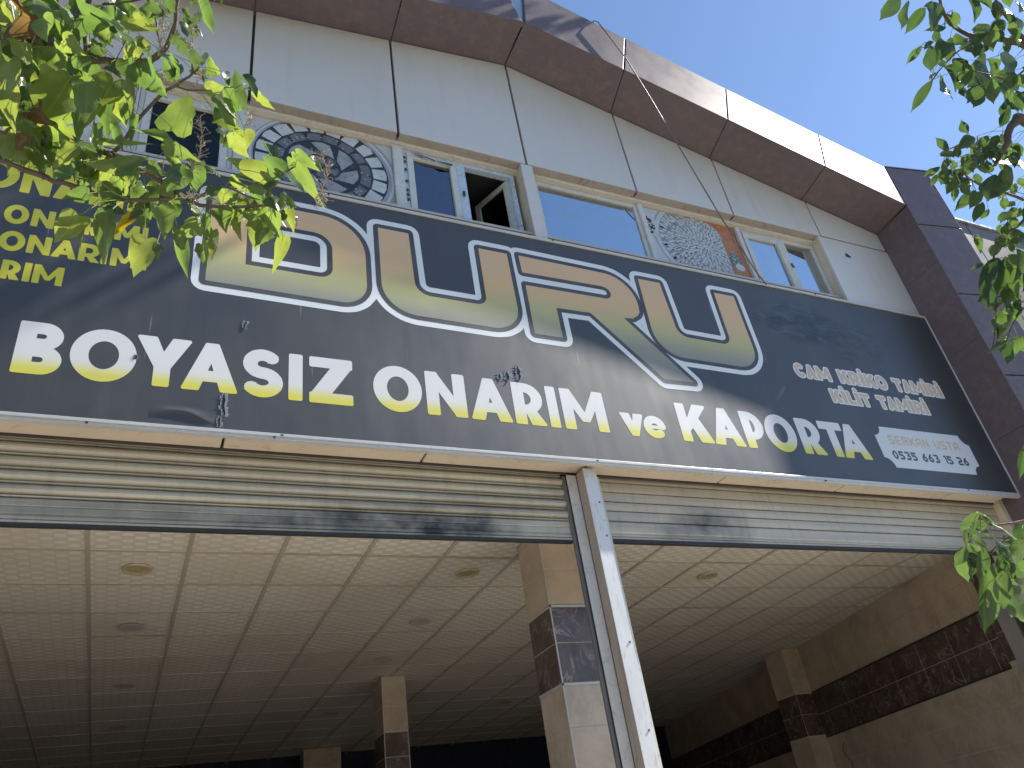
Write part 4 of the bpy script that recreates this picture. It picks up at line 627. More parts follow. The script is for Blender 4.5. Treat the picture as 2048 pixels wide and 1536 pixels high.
RIGHT_LEAVES = [(2.5,0.89,2.741,2.423,0.946,2.661,0.034,'D'),(2.424,0.843,2.61,2.411,0.905,2.528,0.025,'D'),(2.704,0.905,2.809,2.673,0.993,2.77,0.042,'D'),(2.6,0.844,2.695,2.615,0.865,2.599,0.044,'D'),(2.742,0.868,2.729,2.787,0.876,2.677,0.029,'M'),(2.695,0.83,2.665,2.734,0.844,2.63,0.024,'M'),(2.694,0.882,2.636,2.625,0.917,2.638,0.018,'D'),(2.757,0.932,2.728,2.761,0.957,2.683,0.025,'M'),(2.534,0.932,2.508,2.51,0.991,2.48,0.025,'B'),(2.51,0.88,2.453,2.478,0.902,2.435,0.011,'D'),(2.716,0.97,2.646,2.7,1.01,2.553,0.037,'M'),(2.737,1.046,2.529,2.696,1.144,2.459,0.033,'D'),(2.622,0.972,2.417,2.666,0.995,2.323,0.055,'D'),(2.768,0.985,2.549,2.856,1.009,2.501,0.057,'D'),(2.635,0.875,2.324,2.602,0.93,2.271,0.023,'D'),(2.83,0.939,2.392,2.782,0.995,2.351,0.034,'M'),(2.778,0.891,2.335,2.772,0.922,2.265,0.037,'M'),(2.721,0.933,2.51,2.792,0.938,2.48,0.04,'M'),(2.498,0.847,2.412,2.482,0.886,2.344,0.037,'D'),(2.782,0.919,2.659,2.798,0.978,2.6,0.045,'D'),(2.796,0.876,2.59,2.818,0.882,2.528,0.04,'D'),(2.843,0.87,2.609,2.893,0.898,2.572,0.028,'D'),(2.914,0.897,2.724,2.978,0.881,2.714,0.017,'D'),(2.483,0.922,2.304,2.468,0.945,2.298,0.019,'D'),(2.544,0.92,2.388,2.578,0.916,2.375,0.023,'D'),(2.958,0.917,2.628,2.967,0.993,2.549,0.054,'D'),(2.682,0.828,2.348,2.705,0.85,2.281,0.045,'D'),(2.921,0.942,2.595,2.953,0.97,2.48,0.046,'D'),(2.815,1.069,2.27,2.782,1.055,2.308,0.028,'M'),(2.593,1.074,2.094,2.555,1.068,2.141,0.026,'B'),(2.622,0.997,2.091,2.577,1.031,2.048,0.03,'M'),(2.685,1.105,2.146,2.638,1.124,2.129,0.023,'D'),(2.534,1.107,2.015,2.492,1.144,2.002,0.02,'M'),(2.765,1.232,2.18,2.763,1.269,2.155,0.02,'M'),(2.582,1.115,2.026,2.575,1.147,1.982,0.03,'M'),(2.682,1.149,2.038,2.667,1.19,2,0.023,'B'),(2.752,1.186,2.065,2.768,1.228,2.028,0.024,'B'),(2.728,1.159,2.034,2.75,1.158,1.99,0.027,'B'),(2.895,1.202,2.09,2.821,1.254,2.032,0.028,'B'),(2.984,0.906,2.384,3.008,0.94,2.318,0.032,'M'),(3.057,0.973,2.445,3.041,1.021,2.395,0.029,'M'),(2.96,0.955,2.327,2.923,1,2.27,0.024,'M'),(2.877,1.192,2.009,2.844,1.237,1.947,0.028,'M'),(2.976,1.227,2.035,2.952,1.257,2.012,0.02,'M'),(2.707,1.111,1.937,2.677,1.145,1.892,0.03,'M'),(2.803,1.239,1.864,2.837,1.274,1.812,0.025,'B'),(2.803,1.2,1.775,2.796,1.23,1.75,0.03,'B'),(2.995,1.307,1.838,2.918,1.399,1.669,0.06,'D'),(3.027,1.297,1.837,3.005,1.37,1.653,0.056,'D'),(2.858,1.169,1.735,2.894,1.226,1.643,0.053,'D'),(2.766,1.215,1.826,2.742,1.238,1.832,0.011,'W'),(2.876,1.309,1.794,2.836,1.333,1.78,0.012,'B'),(3.014,1.432,1.756,2.988,1.448,1.734,0.012,'B'),(3.067,1.399,1.708,2.998,1.426,1.685,0.016,'D'),(2.811,1.353,1.535,2.86,1.395,1.484,0.038,'D'),(3.063,1.405,1.67,3.029,1.448,1.608,0.04,'D'),(2.857,1.321,1.519,2.885,1.384,1.464,0.041,'D'),(3.098,1.36,1.694,3.088,1.417,1.654,0.028,'B'),(2.879,1.237,1.637,2.881,1.267,1.601,0.015,'B'),(2.945,1.415,1.501,2.88,1.459,1.462,0.015,'B'),(2.989,1.376,1.506,2.978,1.428,1.453,0.023,'B'),(3.048,1.608,1.151,3.039,1.672,1.051,0.027,'B'),(2.833,1.767,0.935,2.804,1.837,0.897,0.034,'M'),(3.024,1.895,0.995,3.035,1.964,0.928,0.032,'B'),(2.949,1.837,0.972,3.047,1.846,0.927,0.035,'D'),(2.995,1.857,0.972,3.021,1.885,0.922,0.04,'D'),(3.004,1.909,0.936,3.067,1.906,0.911,0.018,'D'),(2.899,1.881,0.92,2.888,1.902,0.871,0.019,'D'),(2.782,1.796,0.855,2.833,1.783,0.804,0.022,'D'),(2.777,1.815,0.837,2.826,1.829,0.807,0.026,'B'),(2.938,1.937,0.878,3.036,1.964,0.804,0.043,'D'),(2.753,1.821,0.819,2.728,1.868,0.77,0.037,'B'),(3.074,2.063,0.906,3.123,2.125,0.802,0.046,'B'),(2.918,1.944,0.843,2.971,1.978,0.751,0.059,'D'),(2.856,1.823,0.813,2.838,1.865,0.722,0.041,'M'),(2.895,1.864,0.771,2.897,1.981,0.567,0.064,'D'),(3.003,1.923,0.776,3.089,1.997,0.674,0.07,'D'),(2.925,1.925,0.658,2.923,1.961,0.58,0.021,'B'),(2.998,1.95,0.662,3.035,1.935,0.628,0.027,'B'),(2.963,1.832,0.86,3.006,1.833,0.797,0.031,'W'),(3.048,1.901,0.845,3.083,1.891,0.78,0.029,'W'),(3.215,2.047,0.847,3.266,2.062,0.772,0.029,'W'),(3.268,2.03,0.842,3.319,2.043,0.8,0.025,'W'),(3.141,1.906,0.911,3.191,1.905,0.872,0.028,'D'),(3.322,1.906,0.977,3.281,1.943,0.921,0.038,'B'),(3.134,1.963,0.834,3.197,1.993,0.701,0.081,'D'),(3.195,1.969,0.783,3.266,2.038,0.675,0.073,'D'),(2.989,1.769,0.834,3,1.795,0.756,0.057,'D'),(2.898,1.822,0.726,2.893,1.872,0.617,0.055,'D'),(2.954,1.87,0.658,3.01,1.892,0.57,0.056,'D'),(3.059,1.148,2.248,3.182,1.086,2.214,0.071,'D'),(2.821,1.079,2.028,2.802,1.134,1.962,0.065,'D'),(2.843,1.047,2.035,2.837,1.119,1.97,0.05,'D'),(2.942,0.933,2.443,2.98,0.939,2.37,0.041,'D'),(2.762,0.811,2.391,2.829,0.822,2.343,0.046,'D'),(3.045,0.913,2.559,3.044,0.969,2.499,0.046,'M'),(2.804,0.787,2.535,2.803,0.836,2.508,0.039,'D'),(2.622,0.746,2.411,2.568,0.774,2.383,0.026,'D'),(2.825,0.796,2.767,2.865,0.818,2.695,0.049,'D'),(2.583,0.716,2.511,2.647,0.705,2.482,0.048,'D'),(2.991,0.783,2.816,3.019,0.815,2.753,0.038,'M'),(2.801,0.721,2.568,2.839,0.709,2.522,0.039,'D'),(2.729,0.665,2.492,2.774,0.67,2.474,0.041,'D'),(2.8,0.81,2.551,2.779,0.862,2.534,0.031,'D'),(2.708,0.73,2.404,2.744,0.738,2.341,0.041,'D'),(2.864,0.979,2.451,2.839,1.013,2.396,0.033,'M'),(2.814,0.959,2.504,2.788,0.985,2.476,0.019,'M'),(3.248,1.094,2.728,3.201,1.137,2.661,0.034,'M'),(3.168,1.1,2.739,3.218,1.054,2.734,0.045,'D'),(3.129,0.96,2.69,3.136,1.003,2.639,0.032,'D'),(3.151,1.033,2.801,3.151,1.064,2.772,0.025,'M'),(3.235,1.003,2.68,3.271,1.027,2.616,0.039,'M'),(2.961,1.047,2.616,3.032,1.052,2.588,0.032,'D'),(2.849,0.977,2.453,2.861,0.983,2.413,0.018,'B'),(2.754,0.918,2.483,2.787,0.947,2.447,0.03,'M'),(3.026,0.841,2.653,3.056,0.872,2.621,0.027,'B'),(2.885,0.868,2.592,2.844,0.903,2.547,0.028,'D'),(2.991,0.807,2.727,3.001,0.815,2.677,0.025,'M'),(3.149,0.834,2.743,3.127,0.872,2.711,0.025,'M'),(2.975,0.818,2.662,2.942,0.843,2.631,0.025,'D'),(2.986,0.817,2.733,2.997,0.85,2.689,0.034,'M'),(3.212,0.819,2.863,3.227,0.842,2.782,0.039,'D'),(2.843,0.82,2.596,2.889,0.849,2.551,0.037,'B'),(3.155,0.965,2.901,3.216,0.927,2.924,0.03,'D'),(3.082,0.948,2.797,3.011,0.985,2.795,0.038,'D'),(2.899,0.911,2.702,2.852,0.952,2.693,0.04,'D'),(2.905,0.836,2.632,2.901,0.861,2.558,0.037,'B'),(3.065,0.954,2.849,3.113,0.963,2.822,0.029,'D'),(2.849,0.735,2.539,2.86,0.769,2.518,0.026,'B'),(2.927,0.896,2.321,2.99,0.901,2.281,0.035,'D'),(3.241,1.015,2.691,3.188,1.054,2.676,0.032,'D'),(3.307,0.965,2.786,3.301,0.997,2.744,0.029,'M'),(2.952,0.867,2.415,2.995,0.864,2.363,0.038,'M'),(3.038,0.95,2.477,3.09,0.97,2.438,0.032,'M'),(3.01,0.88,2.553,3.068,0.906,2.506,0.037,'D'),(3.008,0.847,2.472,3.023,0.863,2.433,0.019,'D'),(3.234,0.952,2.621,3.184,0.985,2.573,0.026,'M'),(3.218,1.02,2.579,3.292,1.021,2.55,0.035,'D'),(2.953,0.873,2.436,2.957,0.926,2.405,0.041,'B'),(3.151,1.202,2.403,3.153,1.226,2.364,0.024,'M'),(3.141,1.261,2.415,3.137,1.291,2.354,0.037,'D'),(2.747,1.188,2.13,2.806,1.183,2.117,0.024,'D'),(3.203,1.283,2.379,3.232,1.316,2.346,0.031,'B'),(3.212,1.361,2.414,3.152,1.395,2.387,0.03,'D'),(3.054,1.196,2.349,3.015,1.229,2.34,0.03,'M'),(3.056,1.322,2.354,3.118,1.317,2.325,0.037,'M'),(2.941,1.23,2.212,2.963,1.233,2.169,0.028,'D'),(3.167,1.293,2.446,3.216,1.306,2.42,0.029,'B'),(2.892,1.128,2.228,2.915,1.129,2.189,0.027,'D'),(2.728,1.15,2.172,2.714,1.171,2.132,0.022,'M'),(3.012,1.243,2.349,3.005,1.276,2.335,0.021,'B'),(3.008,1.218,2.357,3.029,1.235,2.33,0.017,'D'),(3.229,1.291,2.471,3.288,1.288,2.463,0.022,'D'),(3.025,1.202,2.325,3.048,1.227,2.28,0.024,'M'),(2.827,1.102,2.158,2.859,1.115,2.12,0.025,'D'),(3.072,1.284,2.312,3.074,1.301,2.278,0.017,'M'),(2.684,1.15,2.138,2.699,1.17,2.101,0.019,'M'),(3.006,1.274,2.293,3.017,1.29,2.252,0.023,'M'),(3.077,1.312,2.444,3.115,1.294,2.441,0.019,'D'),(3.122,1.289,2.391,3.086,1.321,2.374,0.023,'M'),(3.109,1.335,2.432,3.126,1.356,2.397,0.023,'D'),(3.012,1.246,2.246,2.97,1.278,2.235,0.028,'M'),(2.937,1.235,2.27,2.949,1.252,2.237,0.016,'D'),(2.973,1.262,2.311,2.952,1.284,2.285,0.016,'D'),(3.072,1.277,2.36,3.081,1.298,2.321,0.022,'D'),(3.034,1.273,2.342,3.03,1.296,2.316,0.019,'D'),(3.023,1.166,2.286,3.038,1.163,2.256,0.018,'D'),(3.053,1.331,2.411,3.084,1.363,2.372,0.034,'B'),(2.889,1.123,2.166,2.933,1.134,2.141,0.024,'B'),(3.187,1.247,2.388,3.23,1.257,2.368,0.018,'B'),(2.73,1.185,2.125,2.754,1.199,2.092,0.023,'D'),(3.128,1.297,2.336,3.123,1.328,2.29,0.025,'D'),(3.125,1.213,2.398,3.079,1.248,2.342,0.035,'M'),(3.163,1.1,2.415,3.178,1.119,2.372,0.025,'M'),(3.177,1.138,2.331,3.176,1.174,2.28,0.036,'D'),(3.067,1.189,2.375,3.093,1.21,2.335,0.022,'B'),(3.387,1.161,2.554,3.42,1.189,2.52,0.032,'D'),(2.933,1.124,2.22,2.979,1.099,2.24,0.024,'B'),(3.114,1.069,2.25,3.117,1.092,2.226,0.018,'M'),(2.928,1.041,2.118,2.966,1.03,2.115,0.021,'B'),(2.966,1.087,2.26,2.977,1.097,2.203,0.029,'B'),(2.902,1.071,2.225,2.898,1.09,2.195,0.015,'B'),(2.908,1.067,2.097,2.935,1.066,2.068,0.02,'B'),(2.87,1.041,2.231,2.858,1.085,2.204,0.032,'D'),(3.007,1.121,2.351,3.016,1.143,2.329,0.015,'D'),(2.932,1.067,2.182,2.973,1.06,2.184,0.019,'D'),(3.174,1.223,2.37,3.211,1.219,2.347,0.02,'D'),(3.27,1.131,2.415,3.302,1.127,2.365,0.026,'D'),(2.936,1.064,2.195,2.939,1.084,2.17,0.017,'D'),(3.298,1.119,2.427,3.319,1.16,2.391,0.032,'M'),(3.047,1.073,2.333,3.036,1.12,2.308,0.034,'M'),(3.351,1.219,2.444,3.366,1.236,2.41,0.018,'M'),(3.073,1.16,2.255,3.054,1.192,2.239,0.026,'M'),(2.86,1.104,2.178,2.881,1.114,2.152,0.02,'B'),(3.075,1.069,2.237,3.076,1.097,2.187,0.032,'M'),(3.2,1.17,2.49,3.193,1.196,2.424,0.028,'B'),(3.027,1.132,2.325,3.062,1.142,2.278,0.027,'D'),(3.164,1.195,2.218,3.169,1.214,2.188,0.018,'B'),(2.976,1.184,1.963,3.026,1.176,1.964,0.018,'B'),(3.038,1.133,2.133,3.044,1.142,2.081,0.021,'M'),(3.242,1.21,2.235,3.262,1.209,2.212,0.015,'D'),(3.334,1.248,2.159,3.33,1.277,2.146,0.019,'M'),(3.326,1.275,2.313,3.319,1.307,2.278,0.028,'D'),(3.019,1.184,1.992,3.026,1.21,1.97,0.017,'M'),(3.236,1.265,2.124,3.232,1.291,2.107,0.016,'B'),(3.074,1.19,2.04,3.081,1.21,2.018,0.013,'D'),(3.335,1.274,2.134,3.36,1.294,2.103,0.025,'D'),(3.41,1.359,2.265,3.392,1.388,2.241,0.021,'D'),(3.192,1.262,2.06,3.156,1.292,2.015,0.029,'D'),(3.448,1.318,2.231,3.401,1.34,2.242,0.029,'M'),(3.09,1.21,2.014,3.107,1.237,1.973,0.03,'B'),(2.916,1.144,1.925,2.873,1.17,1.886,0.022,'D'),(2.953,1.118,1.933,2.959,1.151,1.914,0.018,'M'),(3.385,1.222,2.341,3.43,1.236,2.314,0.024,'B'),(3.332,1.27,2.224,3.293,1.29,2.203,0.017,'D'),(2.985,1.162,2.039,2.997,1.184,2.002,0.027,'D'),(3.189,1.223,2.095,3.153,1.255,2.062,0.029,'B'),(3.272,1.204,2.253,3.276,1.237,2.219,0.023,'D'),(3.293,1.211,2.165,3.312,1.231,2.123,0.025,'D'),(3.083,1.122,2.047,3.099,1.126,1.997,0.027,'D'),(3.284,1.271,2.278,3.301,1.284,2.254,0.017,'B'),(3.029,1.176,2.413,3.036,1.191,2.386,0.016,'M'),(3.298,1.161,2.469,3.341,1.188,2.435,0.029,'M'),(2.843,1.148,2.279,2.872,1.172,2.254,0.025,'B'),(3.318,1.182,2.495,3.311,1.225,2.472,0.031,'M'),(3.021,1.15,2.306,3.015,1.178,2.284,0.02,'B'),(3.142,1.238,2.499,3.104,1.263,2.484,0.02,'M'),(2.909,1.069,2.229,2.908,1.102,2.21,0.023,'D'),(2.955,1.077,2.218,2.935,1.101,2.191,0.017,'B'),(3.068,1.148,2.426,3.083,1.178,2.385,0.032,'D'),(3.084,1.131,2.337,3.088,1.142,2.287,0.021,'B'),(3.164,1.202,2.473,3.167,1.241,2.443,0.025,'M'),(3.027,1.153,2.318,3.045,1.158,2.293,0.013,'B'),(2.93,1.126,2.281,2.971,1.132,2.267,0.021,'B'),(2.96,1.172,2.3,2.944,1.196,2.257,0.02,'D'),(3.181,1.31,2.08,3.221,1.339,2.047,0.024,'D'),(3.012,1.19,1.898,2.988,1.216,1.876,0.023,'M'),(3.208,1.29,2.039,3.208,1.326,2.012,0.022,'M'),(3.242,1.361,2.077,3.225,1.379,2.037,0.02,'M'),(3.093,1.244,1.929,3.075,1.278,1.886,0.026,'D'),(3.426,1.396,2.159,3.443,1.43,2.132,0.027,'D'),(2.89,1.221,1.829,2.874,1.253,1.791,0.023,'D'),(3.084,1.23,1.915,3.1,1.229,1.882,0.016,'D'),(3.036,1.248,1.889,3.052,1.267,1.857,0.02,'B'),(3.364,1.365,2.118,3.361,1.414,2.091,0.035,'M'),(3.101,1.221,1.943,3.153,1.243,1.913,0.025,'M'),(3.478,1.392,2.159,3.494,1.402,2.124,0.021,'D'),(3.41,1.412,2.132,3.441,1.415,2.11,0.02,'D'),(3.229,1.321,2.037,3.236,1.346,2.001,0.021,'M'),(3.049,1.254,1.92,3.031,1.297,1.906,0.031,'M'),(3.056,1.25,1.983,3.088,1.267,1.954,0.025,'M'),(3.056,1.269,1.799,3.111,1.305,1.752,0.038,'D'),(2.973,1.233,1.751,3.018,1.26,1.705,0.029,'D'),(3.313,1.41,1.902,3.246,1.43,1.886,0.026,'M'),(3.14,1.368,1.791,3.097,1.373,1.811,0.023,'M'),(3.047,1.353,1.736,3.076,1.361,1.679,0.035,'D'),(2.971,1.25,1.807,3.006,1.241,1.749,0.033,'B'),(3.007,1.275,1.699,3.025,1.295,1.671,0.016,'D'),(3.326,1.457,1.937,3.329,1.488,1.884,0.028,'M'),(3.015,1.339,1.726,3.02,1.375,1.699,0.025,'D'),(3.413,1.458,2.019,3.391,1.519,1.989,0.037,'M'),(3.079,1.332,1.802,3.127,1.352,1.763,0.027,'D'),(3.092,1.356,1.746,3.109,1.385,1.693,0.03,'M'),(3.48,1.457,1.99,3.471,1.505,1.952,0.034,'M'),(3.031,1.344,1.737,3.066,1.336,1.69,0.028,'M'),(3.015,1.394,1.651,3.05,1.396,1.628,0.018,'B'),(3.115,1.446,1.562,3.161,1.469,1.521,0.028,'M'),(3.177,1.436,1.718,3.21,1.455,1.68,0.03,'B'),(3.201,1.44,1.715,3.163,1.477,1.731,0.034,'D'),(3.355,1.508,1.74,3.399,1.513,1.715,0.023,'M'),(3.009,1.451,1.558,3.002,1.477,1.51,0.03,'M'),(3.052,1.429,1.541,3.059,1.438,1.497,0.02,'D'),(3.216,1.522,1.615,3.176,1.564,1.55,0.045,'B'),(3.367,1.557,1.832,3.307,1.598,1.796,0.033,'B'),(3.434,1.615,1.74,3.463,1.629,1.702,0.024,'D'),(3.414,1.621,1.817,3.385,1.654,1.799,0.023,'B'),(3.261,1.563,1.673,3.232,1.569,1.702,0.024,'B'),(3.074,1.366,1.683,3.066,1.387,1.627,0.031,'B'),(2.952,1.35,1.629,2.998,1.348,1.603,0.027,'D'),(3.267,1.535,1.623,3.253,1.58,1.602,0.031,'M'),(3.257,1.461,1.752,3.232,1.493,1.708,0.024,'M'),(3.578,2.245,0.796,3.578,2.304,0.736,0.038,'B'),(3.606,2.252,0.802,3.598,2.31,0.738,0.048,'D'),(3.618,2.171,0.892,3.572,2.208,0.874,0.032,'M'),(3.08,1.924,0.735,3.172,1.92,0.689,0.047,'B'),(3.164,1.993,0.699,3.198,2.057,0.635,0.037,'M'),(3.514,2.085,0.947,3.56,2.131,0.864,0.047,'B'),(3.353,2.116,0.686,3.421,2.104,0.625,0.06,'B'),(3.132,1.873,0.8,3.174,1.907,0.753,0.027,'M'),(3.543,2.177,0.929,3.517,2.222,0.899,0.036,'D'),(3.565,2.111,1.01,3.609,2.162,0.954,0.033,'M'),(3.454,2.05,0.983,3.444,2.109,0.946,0.041,'D'),(3.123,1.913,0.811,3.086,1.939,0.756,0.038,'D'),(3.435,2.035,0.912,3.4,2.058,0.88,0.021,'D'),(3.471,2.077,0.989,3.453,2.101,0.953,0.02,'M'),(3.579,2.101,0.979,3.621,2.119,0.927,0.04,'M'),(3.255,1.957,0.884,3.228,1.998,0.858,0.033,'D'),(3.394,0.828,2.906,3.419,0.869,2.842,0.043,'B'),(3.352,0.88,2.537,3.415,0.888,2.507,0.034,'B'),(3.405,0.988,2.48,3.448,1.011,2.423,0.035,'M'),(3.059,0.654,2.471,3.109,0.665,2.448,0.021,'B'),(3.079,0.732,2.419,3.097,0.761,2.381,0.026,'B'),(2.99,0.778,2.286,2.915,0.822,2.235,0.045,'D'),(3.331,0.954,2.569,3.339,0.989,2.504,0.04,'D'),(3.275,0.725,2.722,3.34,0.765,2.669,0.042,'M'),(3.041,0.748,2.289,3.038,0.802,2.241,0.04,'D'),(3.354,0.964,2.59,3.428,0.951,2.594,0.032,'D'),(3.357,0.755,2.934,3.446,0.731,2.903,0.048,'B'),(3.243,0.816,2.762,3.262,0.843,2.697,0.035,'M'),(2.992,0.595,2.538,3.022,0.624,2.489,0.032,'D'),(3.158,0.634,2.783,3.18,0.674,2.717,0.045,'D'),(3.529,0.978,2.69,3.536,1.002,2.637,0.027,'B'),(3.238,0.818,2.54,3.295,0.854,2.475,0.046,'B'),(3.505,0.891,2.614,3.586,0.878,2.616,0.027,'B'),(3.494,0.663,3.019,3.503,0.72,2.985,0.043,'B'),(3.029,0.681,2.563,3.035,0.697,2.492,0.027,'D'),(3.271,0.626,2.938,3.2,0.683,2.899,0.044,'M'),(3.102,1.044,1.856,3.013,1.077,1.823,0.035,'M'),(3.476,1.11,2.402,3.418,1.169,2.37,0.046,'M'),(3.197,0.956,2.148,3.224,0.982,2.12,0.027,'M'),(2.944,0.977,2.049,2.94,1.008,2.022,0.021,'B'),(3.575,1.275,2.113,3.507,1.317,2.085,0.032,'M'),(3.156,1.138,2.051,3.149,1.187,2.025,0.034,'D'),(3.402,0.988,2.322,3.415,1.006,2.237,0.04,'M'),(3.137,1.083,2.114,3.164,1.114,2.042,0.05,'M'),(3.205,0.961,2.106,3.239,1.005,2.044,0.049,'M'),(3.511,1.218,2.19,3.538,1.198,2.164,0.026,'M'),(3.19,0.968,2.099,3.157,1,2.055,0.031,'B'),(3.268,1.194,2.106,3.232,1.236,2.063,0.039,'B'),(3.566,1.013,2.571,3.597,1.009,2.523,0.03,'D'),(3.487,1.217,2.319,3.545,1.214,2.293,0.025,'D'),(3.188,1.091,1.993,3.128,1.119,1.984,0.036,'D'),(3.042,1.096,1.891,3.087,1.104,1.858,0.024,'M'),(3.552,1.183,2.26,3.579,1.215,2.217,0.033,'M'),(3.22,1.019,2.31,3.331,1.014,2.294,0.042,'D'),(3.259,1.035,2.355,3.272,1.061,2.312,0.027,'D'),(2.978,1.041,1.929,2.965,1.079,1.903,0.022,'M'),(3.183,1.264,1.675,3.209,1.28,1.615,0.037,'B'),(3.195,1.207,1.774,3.236,1.213,1.743,0.028,'B'),(3.312,1.391,1.661,3.371,1.396,1.626,0.037,'M'),(3.334,1.337,1.656,3.372,1.378,1.577,0.044,'B'),(3.038,1.185,1.685,3.097,1.175,1.654,0.038,'B'),(3.604,1.515,1.863,3.565,1.558,1.795,0.045,'D'),(3.386,1.323,1.728,3.385,1.365,1.694,0.028,'M'),(3.355,1.379,1.765,3.444,1.385,1.71,0.046,'D'),(3.066,1.39,1.391,3.125,1.384,1.38,0.025,'B'),(3.085,1.238,1.715,3.125,1.232,1.66,0.041,'M'),(3.203,1.324,1.617,3.238,1.37,1.56,0.045,'M'),(3.069,1.179,1.72,3.022,1.236,1.658,0.045,'B'),(3.487,1.376,1.747,3.464,1.408,1.662,0.05,'M'),(3.226,1.245,1.807,3.269,1.253,1.762,0.031,'B'),(3.276,0.74,3.119,3.321,0.74,3.042,0.049,'B'),(2.993,0.734,2.92,2.985,0.771,2.887,0.03,'M'),(2.678,0.698,2.775,2.694,0.716,2.735,0.02,'D'),(3.281,0.716,3.063,3.288,0.749,2.995,0.034,'M'),(2.853,0.628,2.65,2.876,0.635,2.599,0.026,'M'),(2.862,0.762,2.928,2.891,0.757,2.884,0.027,'D'),(3.199,0.765,3.028,3.252,0.814,2.974,0.047,'M'),(2.631,0.701,2.699,2.6,0.728,2.668,0.024,'B'),(2.877,0.745,2.891,2.869,0.776,2.838,0.027,'D'),(3.046,0.712,3.032,3.034,0.747,3,0.027,'B'),(2.741,0.681,2.86,2.718,0.724,2.796,0.03,'M'),(2.916,0.666,2.811,2.934,0.712,2.781,0.028,'M'),(3.067,0.769,3.083,3.094,0.81,3.047,0.039,'M'),(3.279,0.682,3.161,3.338,0.705,3.115,0.041,'D'),(4.887,3.035,9.559,4.766,3.07,9.483,0.07,'M'),(6.442,2.924,10.216,6.387,2.789,10.179,0.07,'M'),(6.277,2.919,9.845,6.347,2.791,9.838,0.07,'M'),(6.243,2.925,9.651,6.187,2.977,9.511,0.07,'M'),(6.811,2.879,10.526,6.947,2.917,10.453,0.07,'M'),(4.175,3.108,7.966,4.161,3.204,7.869,0.07,'M'),(5.76,2.85,9.622,5.769,2.906,9.5,0.07,'M'),(5.242,2.937,9.55,5.277,2.849,9.469,0.07,'M'),(5.211,2.932,10.12,5.302,2.908,10.012,0.07,'M'),(4.805,3.043,9.544,4.857,3.108,9.476,0.07,'M'),(4.295,3.017,9.541,4.315,3.09,9.443,0.07,'M'),(5.498,2.918,9.423,5.549,2.966,9.288,0.07,'M'),(6.06,2.921,10.253,6.093,2.925,10.132,0.07,'M'),(5.207,2.904,10.123,5.124,2.922,10.011,0.07,'M'),(4.874,3.011,9.215,4.977,3.024,9.104,0.07,'M'),(5.107,2.89,10.433,5.017,2.907,10.319,0.07,'M'),(5.307,3.01,9.253,5.386,3.106,9.157,0.07,'M'),(5.373,2.896,9.295,5.455,2.821,9.194,0.07,'M'),(5.601,3.069,9.21,5.553,3.139,9.135,0.07,'M'),(4.411,3.014,8.872,4.452,3.061,8.765,0.07,'M'),(5.434,2.857,9.744,5.452,2.822,9.594,0.07,'M'),(4.985,2.942,9.412,5.079,3.01,9.326,0.07,'M'),(4.359,3.001,8.768,4.4,3.096,8.685,0.07,'M'),(6.036,2.857,9.805,6.086,2.809,9.72,0.07,'M'),(5.236,2.967,9.874,5.356,2.927,9.779,0.07,'M'),(4.959,2.931,9.096,4.944,2.822,9.094,0.07,'M'),(5.306,2.97,9.729,5.309,3.029,9.594,0.07,'M'),(5.729,2.935,10.125,5.687,2.965,10.021,0.07,'M'),(4.146,3.047,9.344,4.054,3.093,9.294,0.07,'M'),(4.981,3.05,9.503,4.914,3.032,9.363,0.07,'M'),(5.011,2.959,9.476,4.994,3,9.347,0.07,'M'),(5.621,3.042,9.46,5.617,2.949,9.343,0.07,'M'),(4.117,3.087,8.247,4.134,3.067,8.119,0.07,'M'),(5.174,3.003,9.686,5.08,2.991,9.644,0.07,'M')]
